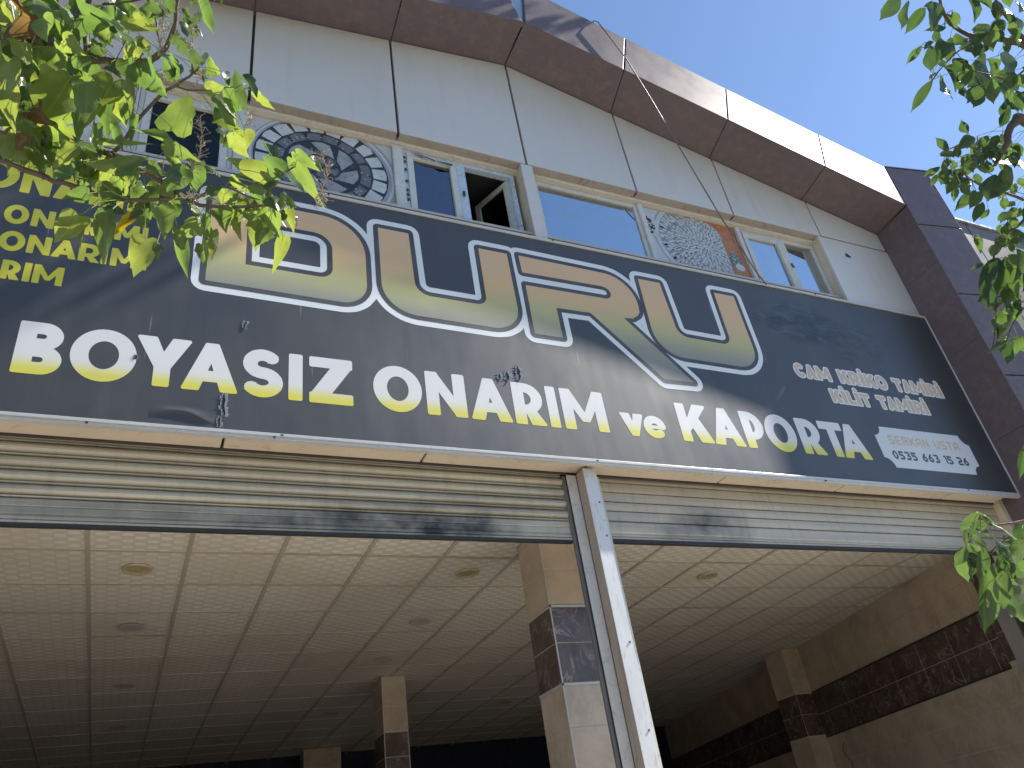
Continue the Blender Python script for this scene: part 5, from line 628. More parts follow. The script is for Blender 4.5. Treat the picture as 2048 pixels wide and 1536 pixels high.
LEFT_BRANCHES = [[(-1.224,2.412,3.369,0.021),(-0.955,2.37,3.204,0.0198),(-0.708,2.304,3.088,0.0185),(-0.64,2.286,3.039,0.0173),(-0.55,2.263,2.983,0.0161),(-0.464,2.237,2.932,0.0148),(-0.377,2.207,2.886,0.0136),(-0.265,2.156,2.85,0.0124),(-0.182,2.111,2.83,0.0112),(-0.147,2.071,2.837,0.0099),(-0.123,2.037,2.844,0.0087),(-0.107,1.986,2.882,0.0075),(-0.104,1.927,2.939,0.0062),(-0.106,1.88,2.983,0.005)],[(-0.332,2.496,2.582,0.008),(-0.258,2.389,2.626,0.0072),(-0.214,2.304,2.665,0.0063),(-0.129,2.176,2.731,0.0055),(-0.069,2.107,2.735,0.0047),(-0.023,2.045,2.74,0.0038),(-0.003,2.006,2.732,0.003)],[(-0.067,2.113,2.726,0.003),(-0.033,2.087,2.689,0.0026),(0.032,2.042,2.656,0.0023),(0.103,1.987,2.632,0.0019),(0.17,1.945,2.593,0.0015)],[(-0.023,2.042,2.735,0.0035),(-0.033,2.017,2.777,0.0027),(-0.036,1.985,2.823,0.002),(-0.044,1.955,2.871,0.0012)],[(-1.095,2.599,3.107,0.016),(-0.821,2.551,2.935,0.0149),(-0.554,2.483,2.797,0.0138),(-0.465,2.462,2.729,0.0128),(-0.373,2.442,2.656,0.0117),(-0.305,2.411,2.617,0.0106),(-0.198,2.38,2.547,0.0095),(-0.093,2.362,2.462,0.0084),(0.01,2.345,2.377,0.0073),(0.077,2.317,2.335,0.0062),(0.194,2.256,2.299,0.0052),(0.32,2.183,2.275,0.0041),(0.391,2.145,2.242,0.003)],[(-0.99,2.731,2.845,0.011),(-0.685,2.646,2.702,0.0103),(-0.578,2.61,2.639,0.0097),(-0.474,2.576,2.577,0.009),(-0.384,2.54,2.528,0.0083),(-0.296,2.508,2.476,0.0077),(-0.238,2.477,2.444,0.007),(-0.154,2.43,2.413,0.0063),(-0.051,2.37,2.388,0.0057),(0.01,2.332,2.364,0.005)],[(0.284,2.197,2.289,0.005),(0.279,2.168,2.299,0.0043),(0.299,2.123,2.314,0.0035),(0.32,2.079,2.327,0.0027),(0.358,2.031,2.331,0.002)],[(0.01,2.332,2.364,0.005),(0.052,2.298,2.36,0.0046),(0.117,2.243,2.369,0.0042),(0.169,2.219,2.345,0.0038),(0.223,2.204,2.306,0.0034),(0.281,2.177,2.281,0.003)],[(-0.416,2.249,2.894,0.01),(-0.411,2.221,2.952,0.0095),(-0.425,2.189,3.03,0.009),(-0.425,2.151,3.106,0.0085),(-0.43,2.103,3.2,0.008)],[(-0.295,2.149,2.848,0.002),(-0.278,2.115,2.881,0.0015),(-0.256,2.061,2.94,0.001)],[(-0.682,2.206,2.874,0.003),(-0.647,2.197,2.859,0.0025),(-0.578,2.179,2.832,0.002)],[(-0.583,2.152,2.967,0.003),(-0.533,2.124,2.967,0.0025),(-0.431,2.077,2.956,0.002)],[(-0.371,2.09,3.08,0.004),(-0.325,2.08,3.09,0.0037),(-0.275,2.062,3.108,0.0033),(-0.21,2.035,3.128,0.003)],[(-0.225,2.006,3.086,0.005),(-0.193,2.012,3.03,0.0045),(-0.173,2.03,2.967,0.004),(-0.156,2.048,2.905,0.0035),(-0.144,2.058,2.861,0.003)],[(-0.304,2.398,2.603,0.006),(-0.243,2.378,2.553,0.005),(-0.132,2.346,2.483,0.004),(-0.051,2.306,2.446,0.003)],[(-0.677,2.524,2.709,0.006),(-0.623,2.458,2.714,0.004),(-0.573,2.378,2.739,0.002)]]
SEED_STEMS = [[(0.011,2.28,2.435,0.0022),(0.023,2.234,2.467,0.0019),(0.034,2.2,2.482,0.0016),(0.033,2.149,2.531,0.0013),(0.019,2.104,2.58,0.001)],[(0.445,2.106,2.257,0.0018),(0.462,2.066,2.274,0.0015),(0.473,2.019,2.308,0.0013),(0.46,1.993,2.33,0.001),(0.442,1.968,2.356,0.0008)],[(-0.15,2.059,2.807,0.002),(-0.146,2.017,2.849,0.0017),(-0.145,1.979,2.889,0.0013),(-0.154,1.946,2.93,0.001)],[(-0.033,1.995,2.77,0.0015),(-0.042,1.975,2.805,0.0013),(-0.045,1.954,2.836,0.001),(-0.044,1.94,2.855,0.0008)],[(-0.006,2.009,2.731,0.0018),(0.006,2.02,2.706,0.0014),(0.001,2.033,2.692,0.001)],[(-0.111,2.059,2.739,0.0015),(-0.122,2.075,2.726,0.0013),(-0.114,2.089,2.701,0.001)],[(0.17,2.043,2.495,0.0012),(0.181,2.027,2.508,0.0009),(0.193,2.014,2.517,0.0006)],[(0.445,2.106,2.257,0.0014),(0.464,2.091,2.234,0.0011),(0.477,2.066,2.231,0.0008)],[(0.009,2.29,2.329,0.0014),(0.026,2.267,2.321,0.0011),(0.038,2.256,2.298,0.0008)],[(0.286,2.144,2.324,0.0012),(0.29,2.117,2.329,0.0009),(0.291,2.089,2.34,0.0007)],[(-0.615,2.453,2.668,0.0016),(-0.573,2.427,2.672,0.0012),(-0.55,2.421,2.662,0.0008)]]
RIGHT_BRANCHES = [[(7,1.1,7.7,0.035),(6.3,2.1,8.1,0.03),(5.3,2.6,8.2,0.02),(4.8,2.9,9,0.012),(4.6,3,9.8,0.006)],[(5.3,2.6,8.2,0.015),(5.4,2.9,9,0.01),(5.8,2.85,9.9,0.005)],[(3.992,1.153,1.931,0.03),(3.631,1.023,2.29,0.026),(3.409,1.018,2.371,0.022),(3.2,1.014,2.44,0.018),(3.121,1.032,2.381,0.014),(3.048,1.089,2.265,0.01),(2.98,1.117,2.183,0.006)],[(3.683,1.038,2.323,0.014),(3.448,0.869,2.64,0.0126),(3.248,0.852,2.722,0.0112),(3.091,0.868,2.725,0.0099),(2.958,0.887,2.706,0.0085),(2.835,0.891,2.699,0.0071),(2.734,0.87,2.711,0.0057),(2.661,0.828,2.73,0.0044),(2.606,0.786,2.737,0.003)],[(2.833,0.846,2.576,0.003),(2.734,0.898,2.532,0.0026),(2.669,0.938,2.478,0.0023),(2.616,0.974,2.423,0.0019),(2.58,0.989,2.382,0.0015)],[(3.248,0.852,2.722,0.009),(3.134,0.824,2.753,0.0075),(3.043,0.794,2.77,0.006),(2.952,0.765,2.785,0.0045),(2.873,0.732,2.797,0.003)],[(3.161,0.867,2.581,0.004),(3.044,0.92,2.501,0.0033),(2.931,0.923,2.49,0.0027),(2.81,0.931,2.475,0.002)],[(3.001,1.072,2.23,0.004),(2.887,1.096,2.219,0.0033),(2.791,1.102,2.222,0.0027),(2.712,1.123,2.19,0.002)],[(3.199,1.184,2.112,0.005),(3.068,1.187,2.137,0.0043),(2.955,1.192,2.144,0.0035),(2.862,1.183,2.158,0.0027),(2.813,1.14,2.184,0.002)],[(3.434,1.032,2.332,0.008),(3.312,1.154,2.175,0.0071),(3.222,1.234,2.051,0.0061),(3.115,1.283,1.984,0.0052),(3.04,1.318,1.913,0.0043),(3.029,1.407,1.718,0.0034),(2.998,1.478,1.562,0.0024),(2.949,1.492,1.501,0.0015)],[(2.762,1.09,2.198,0.0015),(2.745,1.061,2.204,0.0013),(2.731,1.037,2.202,0.001)],[(2.649,0.867,2.592,0.0015),(2.647,0.838,2.634,0.0013),(2.668,0.817,2.647,0.001)],[(2.569,0.946,2.543,0.0012),(2.586,0.94,2.539,0.0013),(2.618,0.924,2.537,0.0014),(2.646,0.902,2.546,0.0015)],[(3.515,1.688,0.989,0.006),(3.295,1.778,0.954,0.0051),(3.162,1.809,0.937,0.0042),(3.029,1.836,0.926,0.0033),(2.954,1.823,0.926,0.0024),(2.88,1.794,0.947,0.0015)],[(3.252,1.898,0.896,0.004),(3.115,1.911,0.887,0.0032),(3.028,1.938,0.823,0.0023),(2.982,1.951,0.745,0.0015)],[(3.233,1.283,1.763,0.004),(3.135,1.345,1.688,0.0032),(3.057,1.397,1.612,0.0023),(3.001,1.442,1.53,0.0015)],[(3.214,1.555,1.212,0.003),(3.104,1.602,1.184,0.0023),(3.059,1.614,1.155,0.0015)]]

# ------------------------------------------------------------ lettering
def hull(pts):
    pts = sorted(set((round(a, 6), round(b, 6)) for a, b in pts))
    def half(ps):
        o = []
        for q in ps:
            while len(o) > 1 and (o[-1][0]-o[-2][0])*(q[1]-o[-2][1])-(o[-1][1]-o[-2][1])*(q[0]-o[-2][0]) <= 0: o.pop()
            o.append(q)
        return o
    a = half(pts); b = half(pts[::-1]); return a[:-1]+b[:-1]
def grow(poly, r, n=12):
    if r <= 0: return hull(poly)
    return hull([(x+r*math.cos(2*math.pi*k/n+.01), y+r*math.sin(2*math.pi*k/n+.01)) for x, y in poly for k in range(n)])
def ell(cx, cy, rx, ry, a0=0, a1=360, n=32): return [(cx+rx*math.cos(R(a0+(a1-a0)*k/n)), cy+ry*math.sin(R(a0+(a1-a0)*k/n))) for k in range(n+1)]
def ribbon(path, s, rnd=False):
    out = []; k = len(path)
    for i in range(k-1):
        a, b = Vector(path[i]), Vector(path[i+1]); d = (b-a)
        if d.length < 1e-6: continue
        d.normalize(); nn = Vector((-d.y, d.x))*s/2
        out.append([tuple(a+nn), tuple(a-nn), tuple(b-nn), tuple(b+nn)])
    for i in range(0 if rnd else 1, k if rnd else k-1): out.append(ell(path[i][0], path[i][1], s/2, s/2, n=12)[:-1])
    return out
def dshape(x0, x1, y0, y1, n=14):
    r = (y1-y0)/2; r2 = min(r*1.05, (x1-x0)); return [(x0, y0)] + [(x1-r2+r2*math.cos(R(t)), (y0+y1)/2+r*math.sin(R(t))) for t in [-90+180*k/n for k in range(n+1)]] + [(x0, y1)]
def glyph(ch, w, h, s):
    """bold rounded grotesque: positive polygons, holes"""
    r = s*.13; P, N = [], []; T = s*.88     # T = horizontal stroke
    def q(*p): P.append(grow(p, r))
    i0, j0, i1, j1 = r, r, w-r, h-r; S = s-2*r; TT = T-2*r
    dot = None
    if ch == 'İ': dot = True; ch = 'I'
    if ch == 'I': q((i0, j0), (i1, j0), (i1, j1), (i0, j1))
    elif ch in 'BPR':
        q((i0, j0), (i0+S, j0), (i0+S, j1), (i0, j1))
        if ch == 'B':
            P.append(dshape(r, w*.955, h*.46, h)); P.append(dshape(r, w, 0, h*.55))
            N.append(dshape(s, w*.955-s*.92, h*.46+T*.98, h-T)); N.append(dshape(s, w-s, T, h*.55-T*.98+.0)) 
            P[:] = P; 
        else:
            lo = h*.30 if ch == 'R' else h*.26
            P.append(dshape(r, w*.97, lo-T*.15, h)); N.append(dshape(s, w*.97-s, lo+T*.75, h-T))
            if ch == 'R': q((w*.40, lo+r), (w*.40+S, lo+r), (w-r, j0), (w-r-s*1.08, j0))
    elif ch in 'O0':
        P.append(ell(w/2, h/2, w/2, h/2+.006, n=44)[:-1]); N.append(ell(w/2, h/2, w/2-s*1.02, h/2-T*.98, n=44)[:-1])
    elif ch == 'Y':
        c = w/2
        q((i0, j1), (i0+s*.95, j1), (c+S/2, h*.38), (c-S/2, h*.38)); q((i1, j1), (i1-s*.95, j1), (c-S/2, h*.38), (c+S/2, h*.38)); q((c-S/2, j0), (c+S/2, j0), (c+S/2, h*.40), (c-S/2, h*.40))
    elif ch == 'A':
        c = w/2; a = s*.46
        q((i0, j0), (i0+s*.85, j0), (c+a-r, j1), (c-a+r, j1)); q((i1, j0), (i1-s*.85, j0), (c-a+r, j1), (c+a-r, j1)); q((w*.25, h*.19+r), (w*.75, h*.19+r), (w*.66, h*.19+T-r), (w*.34, h*.19+T-r))
    elif ch == 'S':
        ry = (h-T)/4; rx = w/2-s/2; c = w/2
        pa = ell(c, h-T/2-ry, rx*.92, ry, 32, 262, 18) + ell(c, T/2+ry, rx, ry, 82, -152, 20)
        P += ribbon(pa, s*.95)
    elif ch == 'Z':
        q((i0, h-T+r), (i1, h-T+r), (i1, j1), (i0, j1)); q((i0, j0), (i1, j0), (i1, T-r), (i0, T-r)); q((i0, j0+T*.5), (i0+s*1.1, j0+T*.5), (i1, h-T*.7), (i1-s*1.15, h-T*.7))
    elif ch == 'N':
        q((i0, j0), (i0+S, j0), (i0+S, j1), (i0, j1)); q((i1-S, j0), (i1, j0), (i1, j1), (i1-S, j1)); q((i0, j1), (i0+S*.95, j1), (i1, j0), (i1-S*.95, j0))
    elif ch == 'M':
        q((i0, j0), (i0+S, j0), (i0+S, j1), (i0, j1)); q((i1-S, j0), (i1, j0), (i1, j1), (i1-S, j1)); c = w/2
        q((i0, j1), (i0+S, j1), (c+S*.35, h*.24), (c-S*.35, h*.24)); q((i1, j1), (i1-S, j1), (c-S*.35, h*.24), (c+S*.35, h*.24))
    elif ch == 'K':
        q((i0, j0), (i0+S, j0), (i0+S, j1), (i0, j1)); q((i0+S, h*.28), (i0+S, h*.50), (i1-s*1.15, j1), (i1, j1)); q((w*.38, h*.50), (w*.38+s*.8, h*.66), (i1, j0), (i1-s*1.15, j0))
    elif ch == 'T': q((i0, h-T+r), (i1, h-T+r), (i1, j1), (i0, j1)); q((w/2-S/2, j0), (w/2+S/2, j0), (w/2+S/2, j1), (w/2-S/2, j1))
    elif ch == 'L': q((i0, j0), (i0+S, j0), (i0+S, j1), (i0, j1)); q((i0, j0), (i1, j0), (i1, T-r), (i0, T-r))
    elif ch == 'E': q((i0, j0), (i0+S, j0), (i0+S, j1), (i0, j1)); [q((i0, y), (i1, y), (i1, y+TT), (i0, y+TT)) for y in (j0, h/2-TT/2, j1-TT)]
    elif ch == 'U': P += ribbon([(s/2, h), (s/2, h*.42)]+ell(w/2, h*.42, w/2-s/2, h*.42-s/2, 180, 360, 16)+[(w-s/2, h)], s)
    elif ch == 'C': P += ribbon(ell(w/2+s*.1, h/2, w/2-s/2, h/2-T/2, 48, 312, 28), s)
    elif ch == 'v': q((i0, j1), (i0+s*.9, j1), (w/2+S*.4, j0), (w/2-S*.4, j0)); q((i1, j1), (i1-s*.9, j1), (w/2-S*.4, j0), (w/2+S*.4, j0))
    elif ch == 'e': P += ribbon(ell(w/2, h/2, w/2-s*.45, h/2-s*.45, -2, 318, 28), s*.9); P.append(grow([(s*.6, h*.42), (w-s*.4, h*.42), (w-s*.4, h*.56), (s*.6, h*.56)], .001))
    if dot: P.append(ell(w/2, h+s*.72, s*.52, s*.5, n=16)[:-1])
    return P, N
def thin(ch, w, h, s):              # light technical face of the telephone plate
    a = s/2; x0, x1, y0, y1 = a, w-a, a, h-a; c = (x0+x1)/2; m_ = h/2; r = min(w, h)*.3
    def rr(pts): return ribbon(pts, s, True)
    A = {'S': [(x1, y1), (x0+r*.5, y1), (x0, y1-r*.5), (x0, m_+r*.4), (x0+r*.5, m_), (x1-r*.5, m_), (x1, m_-r*.5), (x1, y0+r*.5), (x1-r*.5, y0), (x0, y0)],
         '5': [(x1, y1), (x0, y1), (x0, m_+.004), (x1-r*.7, m_+.004), (x1, m_-r*.6), (x1, y0+r*.6), (x1-r*.7, y0), (x0, y0)],
         'U': [(x0, y1), (x0, y0+r), (x0+r*.6, y0), (x1-r*.6, y0), (x1, y0+r), (x1, y1)],
         '2': [(x0, y1), (x1-r*.7, y1), (x1, y1-r*.6), (x1, m_+r*.3), (x1-r*.6, m_-r*.1), (x0+r*.4, m_-r*.3), (x0, m_-r), (x0, y0), (x1, y0)],
         '3': [(x0, y1), (x1-r*.2, y1), (x1-r*.4, m_+r*.2), (c, m_), (x1-r*.4, m_-r*.1), (x1, m_-r*.7), (x1, y0+r*.6), (x1-r*.7, y0), (x0, y0)]}
    if ch in A: return rr(A[ch])
    if ch == '0': return rr(ell(c, m_, (x1-x0)/2, (y1-y0)/2, n=20))
    if ch == '1': return rr([(x0, y1), (c+.01, y1), (c+.01, y0)])
    if ch == '6': return rr([(x1-r*.6, y1), (x0+r*.5, m_+r*.5), (x0, m_-r*.4)]) + rr(ell(c, y0+(m_-y0)*.58, (x1-x0)/2, (m_-y0)*.58, n=18))
    if ch == 'E': return rr([(x1, y1), (x0, y1), (x0, y0), (x1, y0)]) + rr([(x0, m_), (x1-a, m_)])
    if ch == 'R': return rr([(x0, y0), (x0, y1), (x1-r*.6, y1), (x1, y1-r*.6), (x1, m_+r*.3), (x1-r*.6, m_), (x0, m_)]) + rr([(c, m_), (x1, y0)])
    if ch == 'K': return rr([(x0, y0), (x0, y1)]) + rr([(x1, y1), (x0+s, m_), (x1, y0)])
    if ch == 'A': return rr([(x0, y0), (x0, y1-r), (x0+r*.8, y1), (x1, y1), (x1, y0)]) + rr([(x0, m_-.008), (x1, m_-.008)])
    if ch == 'N': return rr([(x0, y0), (x0, y1), (x1, y0), (x1, y1)])
    if ch == 'T': return rr([(x0, y1), (x1, y1)]) + rr([(c, y1), (c, y0)])
    return []
def fill_mesh(P, N, y, capsules=()):
    def ccw(q):
        return list(q) if sum(q[i-1][0]*q[i][1]-q[i][0]*q[i-1][1] for i in range(len(q))) > 0 else list(q)[::-1]
    polys = [ccw(q) for q in P] + [ccw(q) for q in capsules] + [ccw(q) for q in N]; np_, nc = len(P), len(capsules)
    vs, fs = [], []
    for q in polys: fs.append(list(range(len(vs), len(vs)+len(q)))); vs += [Vector(v) for v in q]
    V, E_, F, ov, oe, of = delaunay_2d_cdt(vs, [], fs, 0, 1e-6, True)
    mb = MB(); mb.v = [(v.x, y, v.y) for v in V]
    for f, src in zip(F, of):
        cap = any(np_ <= k < np_+nc for k in src); pos = any(k < np_ for k in src); neg = any(k >= np_+nc for k in src)
        if cap or (pos and not neg):
            a, b, c = (V[k] for k in f[:3]); cr = (b-a).x*(c-a).y-(b-a).y*(c-a).x
            mb.f.append(tuple(f) if cr > 0 else tuple(reversed(f)))
    return mb
SG = empty('shop_sign', (2.2, 3.9, 2.236)); tag(SG, 'long charcoal signboard reading DURU BOYASIZ ONARIM ve KAPORTA above the shutters', 'sign')
YB = 3.866
def sp(name, mb, mat, **k):
    k.setdefault('recalc', False); return obj(name, mb, mat, SG, **k)
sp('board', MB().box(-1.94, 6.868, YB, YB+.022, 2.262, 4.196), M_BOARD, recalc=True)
tr = MB(); tr.box(-1.945, 6.886, YB-.014, YB+.024, 4.197, 4.218)
sp('top_trim', tr, M_TRIM, recalc=True, bevel=.002)
tr = MB(); tr.box(6.869, 6.889, YB-.014, YB+.024, 2.262, 4.1965); sp('end_trim', tr, M_TRIM, recalc=True, bevel=.002)
tr = MB(); tr.box(-1.945, 3.55, YB-.016, YB+.024, 2.242, 2.261); tr.box(-1.945, 3.55, YB-.010, YB+.024, 2.226, 2.2415); sp('bottom_trim', tr, M_TRIM, recalc=True, bevel=.002)
tr = MB(); tr.box(3.552, 6.886, YB-.016, YB+.024, 2.240, 2.261); tr.box(3.552, 6.886, YB-.010, YB+.024, 2.224, 2.2395); sp('bottom_trim', tr, M_TRIM, recalc=True, bevel=.002)
for x, z in [(-.33, 2.234), (.62, 2.250), (.58, 2.234), (2.62, 2.250), (4.6, 2.234), (6.2, 2.250), (2.66, 4.207), (5.4, 4.207), (.9, 4.207)]:
    sp('screw', MB().box(x, x+.012, YB-.021, YB-.0125, z-.004, z+.004), M_DARK, recalc=True, loc=(x, YB, z))

def put(P, dx, dz): return [[(x+dx, y+dz) for x, y in q] for q in P]
def shrink(poly, r):
    cx = sum(q[0] for q in poly)/len(poly); cy = sum(q[1] for q in poly)/len(poly); wx = max(q[0] for q in poly)-min(q[0] for q in poly); wy = max(q[1] for q in poly)-min(q[1] for q in poly)
    kx, ky = max(.05, 1-2*r/wx), max(.05, 1-2*r/wy); return [(cx+(x-cx)*kx, cy+(y-cy)*ky) for x, y in poly]
def base(x): return 2.499-.0068*max(x, 0)
# BOYASIZ ONARIM ve KAPORTA
ROW = [('B', -.703, -.487), ('O', -.457, -.142), ('Y', -.150, .126), ('A', .090, .381), ('S', .395, .630), ('I', .658, .738), ('Z', .776, 1.033), ('O', 1.158, 1.466), ('N', 1.493, 1.758), ('A', 1.784, 2.066), ('R', 2.089, 2.312), ('I', 2.340, 2.415), ('M', 2.450, 2.788),
 ('v', 2.898, 3.088), ('e', 3.080, 3.266), ('K', 3.396, 3.670), ('A', 3.678, 3.958), ('P', 3.981, 4.188), ('O', 4.196, 4.494), ('R', 4.531, 4.757), ('T', 4.768, 5.014), ('A', 4.948, 5.240)]
for ch, a, b in ROW:
    hh = .325-.0012*max(a, 0); zz = base(a)
    if ch in 've': hh = .183; zz = base(a)-.003
    P, N = glyph(ch, b-a, hh, .084 if ch not in 've' else .070)
    sp('letter', fill_mesh(put(P, a, zz), put(N, a, zz), YB-.0005), M_LETTER)
# CAM KRIKO TAMIRI / KILIT TAMIRI, tan with a white outline
def line_small(words, z, h, s, grow_r, slope=0.0):
    GP, GN = [], []; k = 0
    for word, a, b in words:
        ws = {'I': .42, 'İ': .42, 'M': 1.32, 'T': .92, 'L': .78, 'C': 1.0, 'O': 1.12}
        tot = sum(ws.get(c, 1.0) for c in word) + .10*(len(word)-1); u = (b-a)/tot; x = a
        for c in word:
            w = ws.get(c, 1.0)*u; P, N = glyph(c, w, h, min(s, w if c in 'Iİ' else s)); P, N = put(P, x, z+slope*x), put(N, x, z+slope*x); x += w+.10*u
            sp('letter_outline', fill_mesh([grow(q, grow_r, 8) for q in P if len(q) > 2], [shrink(q, grow_r) for q in N], YB-.0004-.00003*(k % 6)), M_OUTLINE)
            sp('letter', fill_mesh(P, N, YB-.0010), M_TAN); k += 1
line_small([('CAM', 4.764, 5.155), ('KRİKO', 5.262, 5.830), ('TAMİRİ', 5.922, 6.535)], 3.214, .132, .035, .0125)
line_small([('KİLİT', 5.072, 5.515), ('TAMİRİ', 5.612, 6.222)], 2.998, .126, .035, .0125)
# telephone plate with scooped corners
x0, x1, z0, z1, rc = 5.385, 6.535, 2.416, 2.802, .088
pl = []
for cx, cz, a0 in ((x1, z1, 180), (x1, z0, 90), (x0, z0, 0), (x0, z1, 270)):
    pl += [(cx+rc*math.cos(R(a0+90-90*k/10))*(1 if 1 else 1), cz+rc*math.sin(R(a0+90-90*k/10))) for k in range(11)] if False else []
def scoop(cx, cz, a0, a1): return [(cx+rc*math.cos(R(a0+(a1-a0)*k/10)), cz+rc*math.sin(R(a0+(a1-a0)*k/10))) for k in range(11)]
pl = scoop(x0, z0, 90, 0) + scoop(x1, z0, 180, 90) + scoop(x1, z1, 270, 180) + scoop(x0, z1, 0, -90)
sp('phone_plate', fill_mesh([pl], [], YB-.0005), M_PLATE)
def thin_line(text, a, b, z, h, s, mat, gap=.22, ws=None):
    ws = ws or {}; tot = sum(ws.get(c, 1.0) if c != ' ' else .62 for c in text) + gap*(len(text)-1); u = (b-a)/tot; x = a
    for c in text:
        w = (ws.get(c, 1.0) if c != ' ' else .62)*u
        if c != ' ': sp('letter', fill_mesh(put(thin(c, w, h, s), x, z), [], YB-.0009), mat)
        x += w+gap*u
thin_line('SERKAN USTA', 5.525, 6.385, 2.640, .086, .017, M_TAN)
thin_line('0535 663 15 26', 5.498, 6.412, 2.497, .081, .019, M_DIGIT, ws={'1': .45})
# yellow service list at the left end
def yl(text, xs, z, h, s):
    for c, (a, b) in zip(text, xs):
        P, N = glyph(c, b-a, h, s); sp('letter', fill_mesh(put(P, a, z), put(N, a, z), YB-.0005), M_YELLOW)
yl('ONARIMI', [(-1.13, -.885), (-.868, -.716), (-.700, -.535), (-.515, -.395), (-.372, -.332), (-.310, -.105), (-.083, -.043)], 3.728, .238, .050)
yl('ONARIMI', [(-.909, -.789), (-.774, -.662), (-.655, -.535), (-.515, -.425), (-.405, -.373), (-.350, -.222), (-.206, -.176)], 3.485, .134, .034)
yl('ONARIMI', [(-.898, -.775), (-.763, -.650), (-.643, -.520), (-.512, -.404), (-.398, -.366), (-.350, -.210), (-.192, -.160)], 3.285, .134, .034)
yl('ONARIM', [(-1.24, -1.12), (-1.10, -.99), (-.98, -.865), (-.853, -.762), (-.749, -.714), (-.704, -.560)], 3.082, .132, .034)
yl('BOYA', [(-1.62, -1.50), (-1.49, -1.37), (-1.36, -1.25), (-1.24, -1.12)], 3.285, .134, .034)
yl('CAM', [(-1.36, -1.24), (-1.23, -1.11), (-1.095, -.955)], 3.485, .134, .034)
# DURU: traced outlines, metres on the board
def arc(cx, cz, rx, rz, a0, a1, n=10): return [(cx+rx*math.cos(R(a0+(a1-a0)*k/n)), cz+rz*math.sin(R(a0+(a1-a0)*k/n))) for k in range(n+1)]
D_out = [(.163, 3.280), (.163, 4.008), (.80, 4.008)] + arc(.85, 3.70, .302, .308, 88, 0, 12) + arc(.98, 3.45, .172, .180, 0, -90, 9)
D_in = [(.386, 3.456), (.386, 3.836), (.72, 3.836)] + arc(.80, 3.71, .128, .126, 85, 0, 8) + arc(.84, 3.54, .088, .086, 0, -90, 8)
U1 = [(1.251, 3.994), (1.473, 3.994), (1.486, 3.56)] + arc(1.60, 3.545, .113, .106, 175, 270, 8) + [(1.93, 3.438)] + arc(1.935, 3.515, .076, .077, 275, 360, 6) + [(2.009, 3.98), (2.240, 3.98), (2.249, 3.46)] + arc(2.03, 3.455, .219, .208, 0, -90, 10) + [(1.50, 3.252)] + arc(1.49, 3.49, .238, .238, -92, -180, 12)
RR = [(2.336, 3.985), (3.05, 3.972)] + arc(3.07, 3.70, .262, .272, 86, -2, 12) + [(3.325, 3.62), (3.300, 3.583), (3.246, 3.545), (3.160, 3.535), (3.648, 3.003), (3.378, 2.995), (2.863, 3.530), (2.574, 3.523), (2.574, 3.248), (2.350, 3.248), (2.350, 3.697), (3.03, 3.703)] + arc(3.035, 3.762, .062, .060, -75, 75, 8) + [(3.03, 3.824), (2.342, 3.818)]
U2 = [(3.405, 3.982), (3.616, 3.982), (3.640, 3.56)] + arc(3.745, 3.545, .105, .104, 178, 265, 8) + [(4.06, 3.436)] + arc(4.075, 3.525, .092, .090, 275, 355, 6) + [(4.171, 3.990), (4.384, 3.990), (4.390, 3.45)] + arc(4.17, 3.435, .219, .210, 0, -90, 10) + [(3.66, 3.228)] + arc(3.64, 3.47, .244, .242, -92, -180, 12)
def edges(poly, r): return [hull([(a[0]+r*math.cos(R(22.5*k)), a[1]+r*math.sin(R(22.5*k))) for a in (poly[i], poly[(i+1) % len(poly)]) for k in range(16)]) for i in range(len(poly)) if (Vector(poly[i])-Vector(poly[(i+1) % len(poly)])).length > 1e-4]
for nm, out, holes, dyy in (('D', D_out, [D_in], 0), ('U', U1, [], .0002), ('R', RR, [], .0004), ('U', U2, [], .0006)):
    caps = lambda r: [c for q in [out]+holes for c in edges(q, r)]
    sp('letter_outline', fill_mesh([out], holes, YB-.0004-dyy*.15, caps(.080)), M_OUTLINE)
    sp('letter_contour', fill_mesh([out], holes, YB-.0009, caps(.036)), M_CONTOUR)
    sp('letter', fill_mesh([out], holes, YB-.0013), M_GOLD)
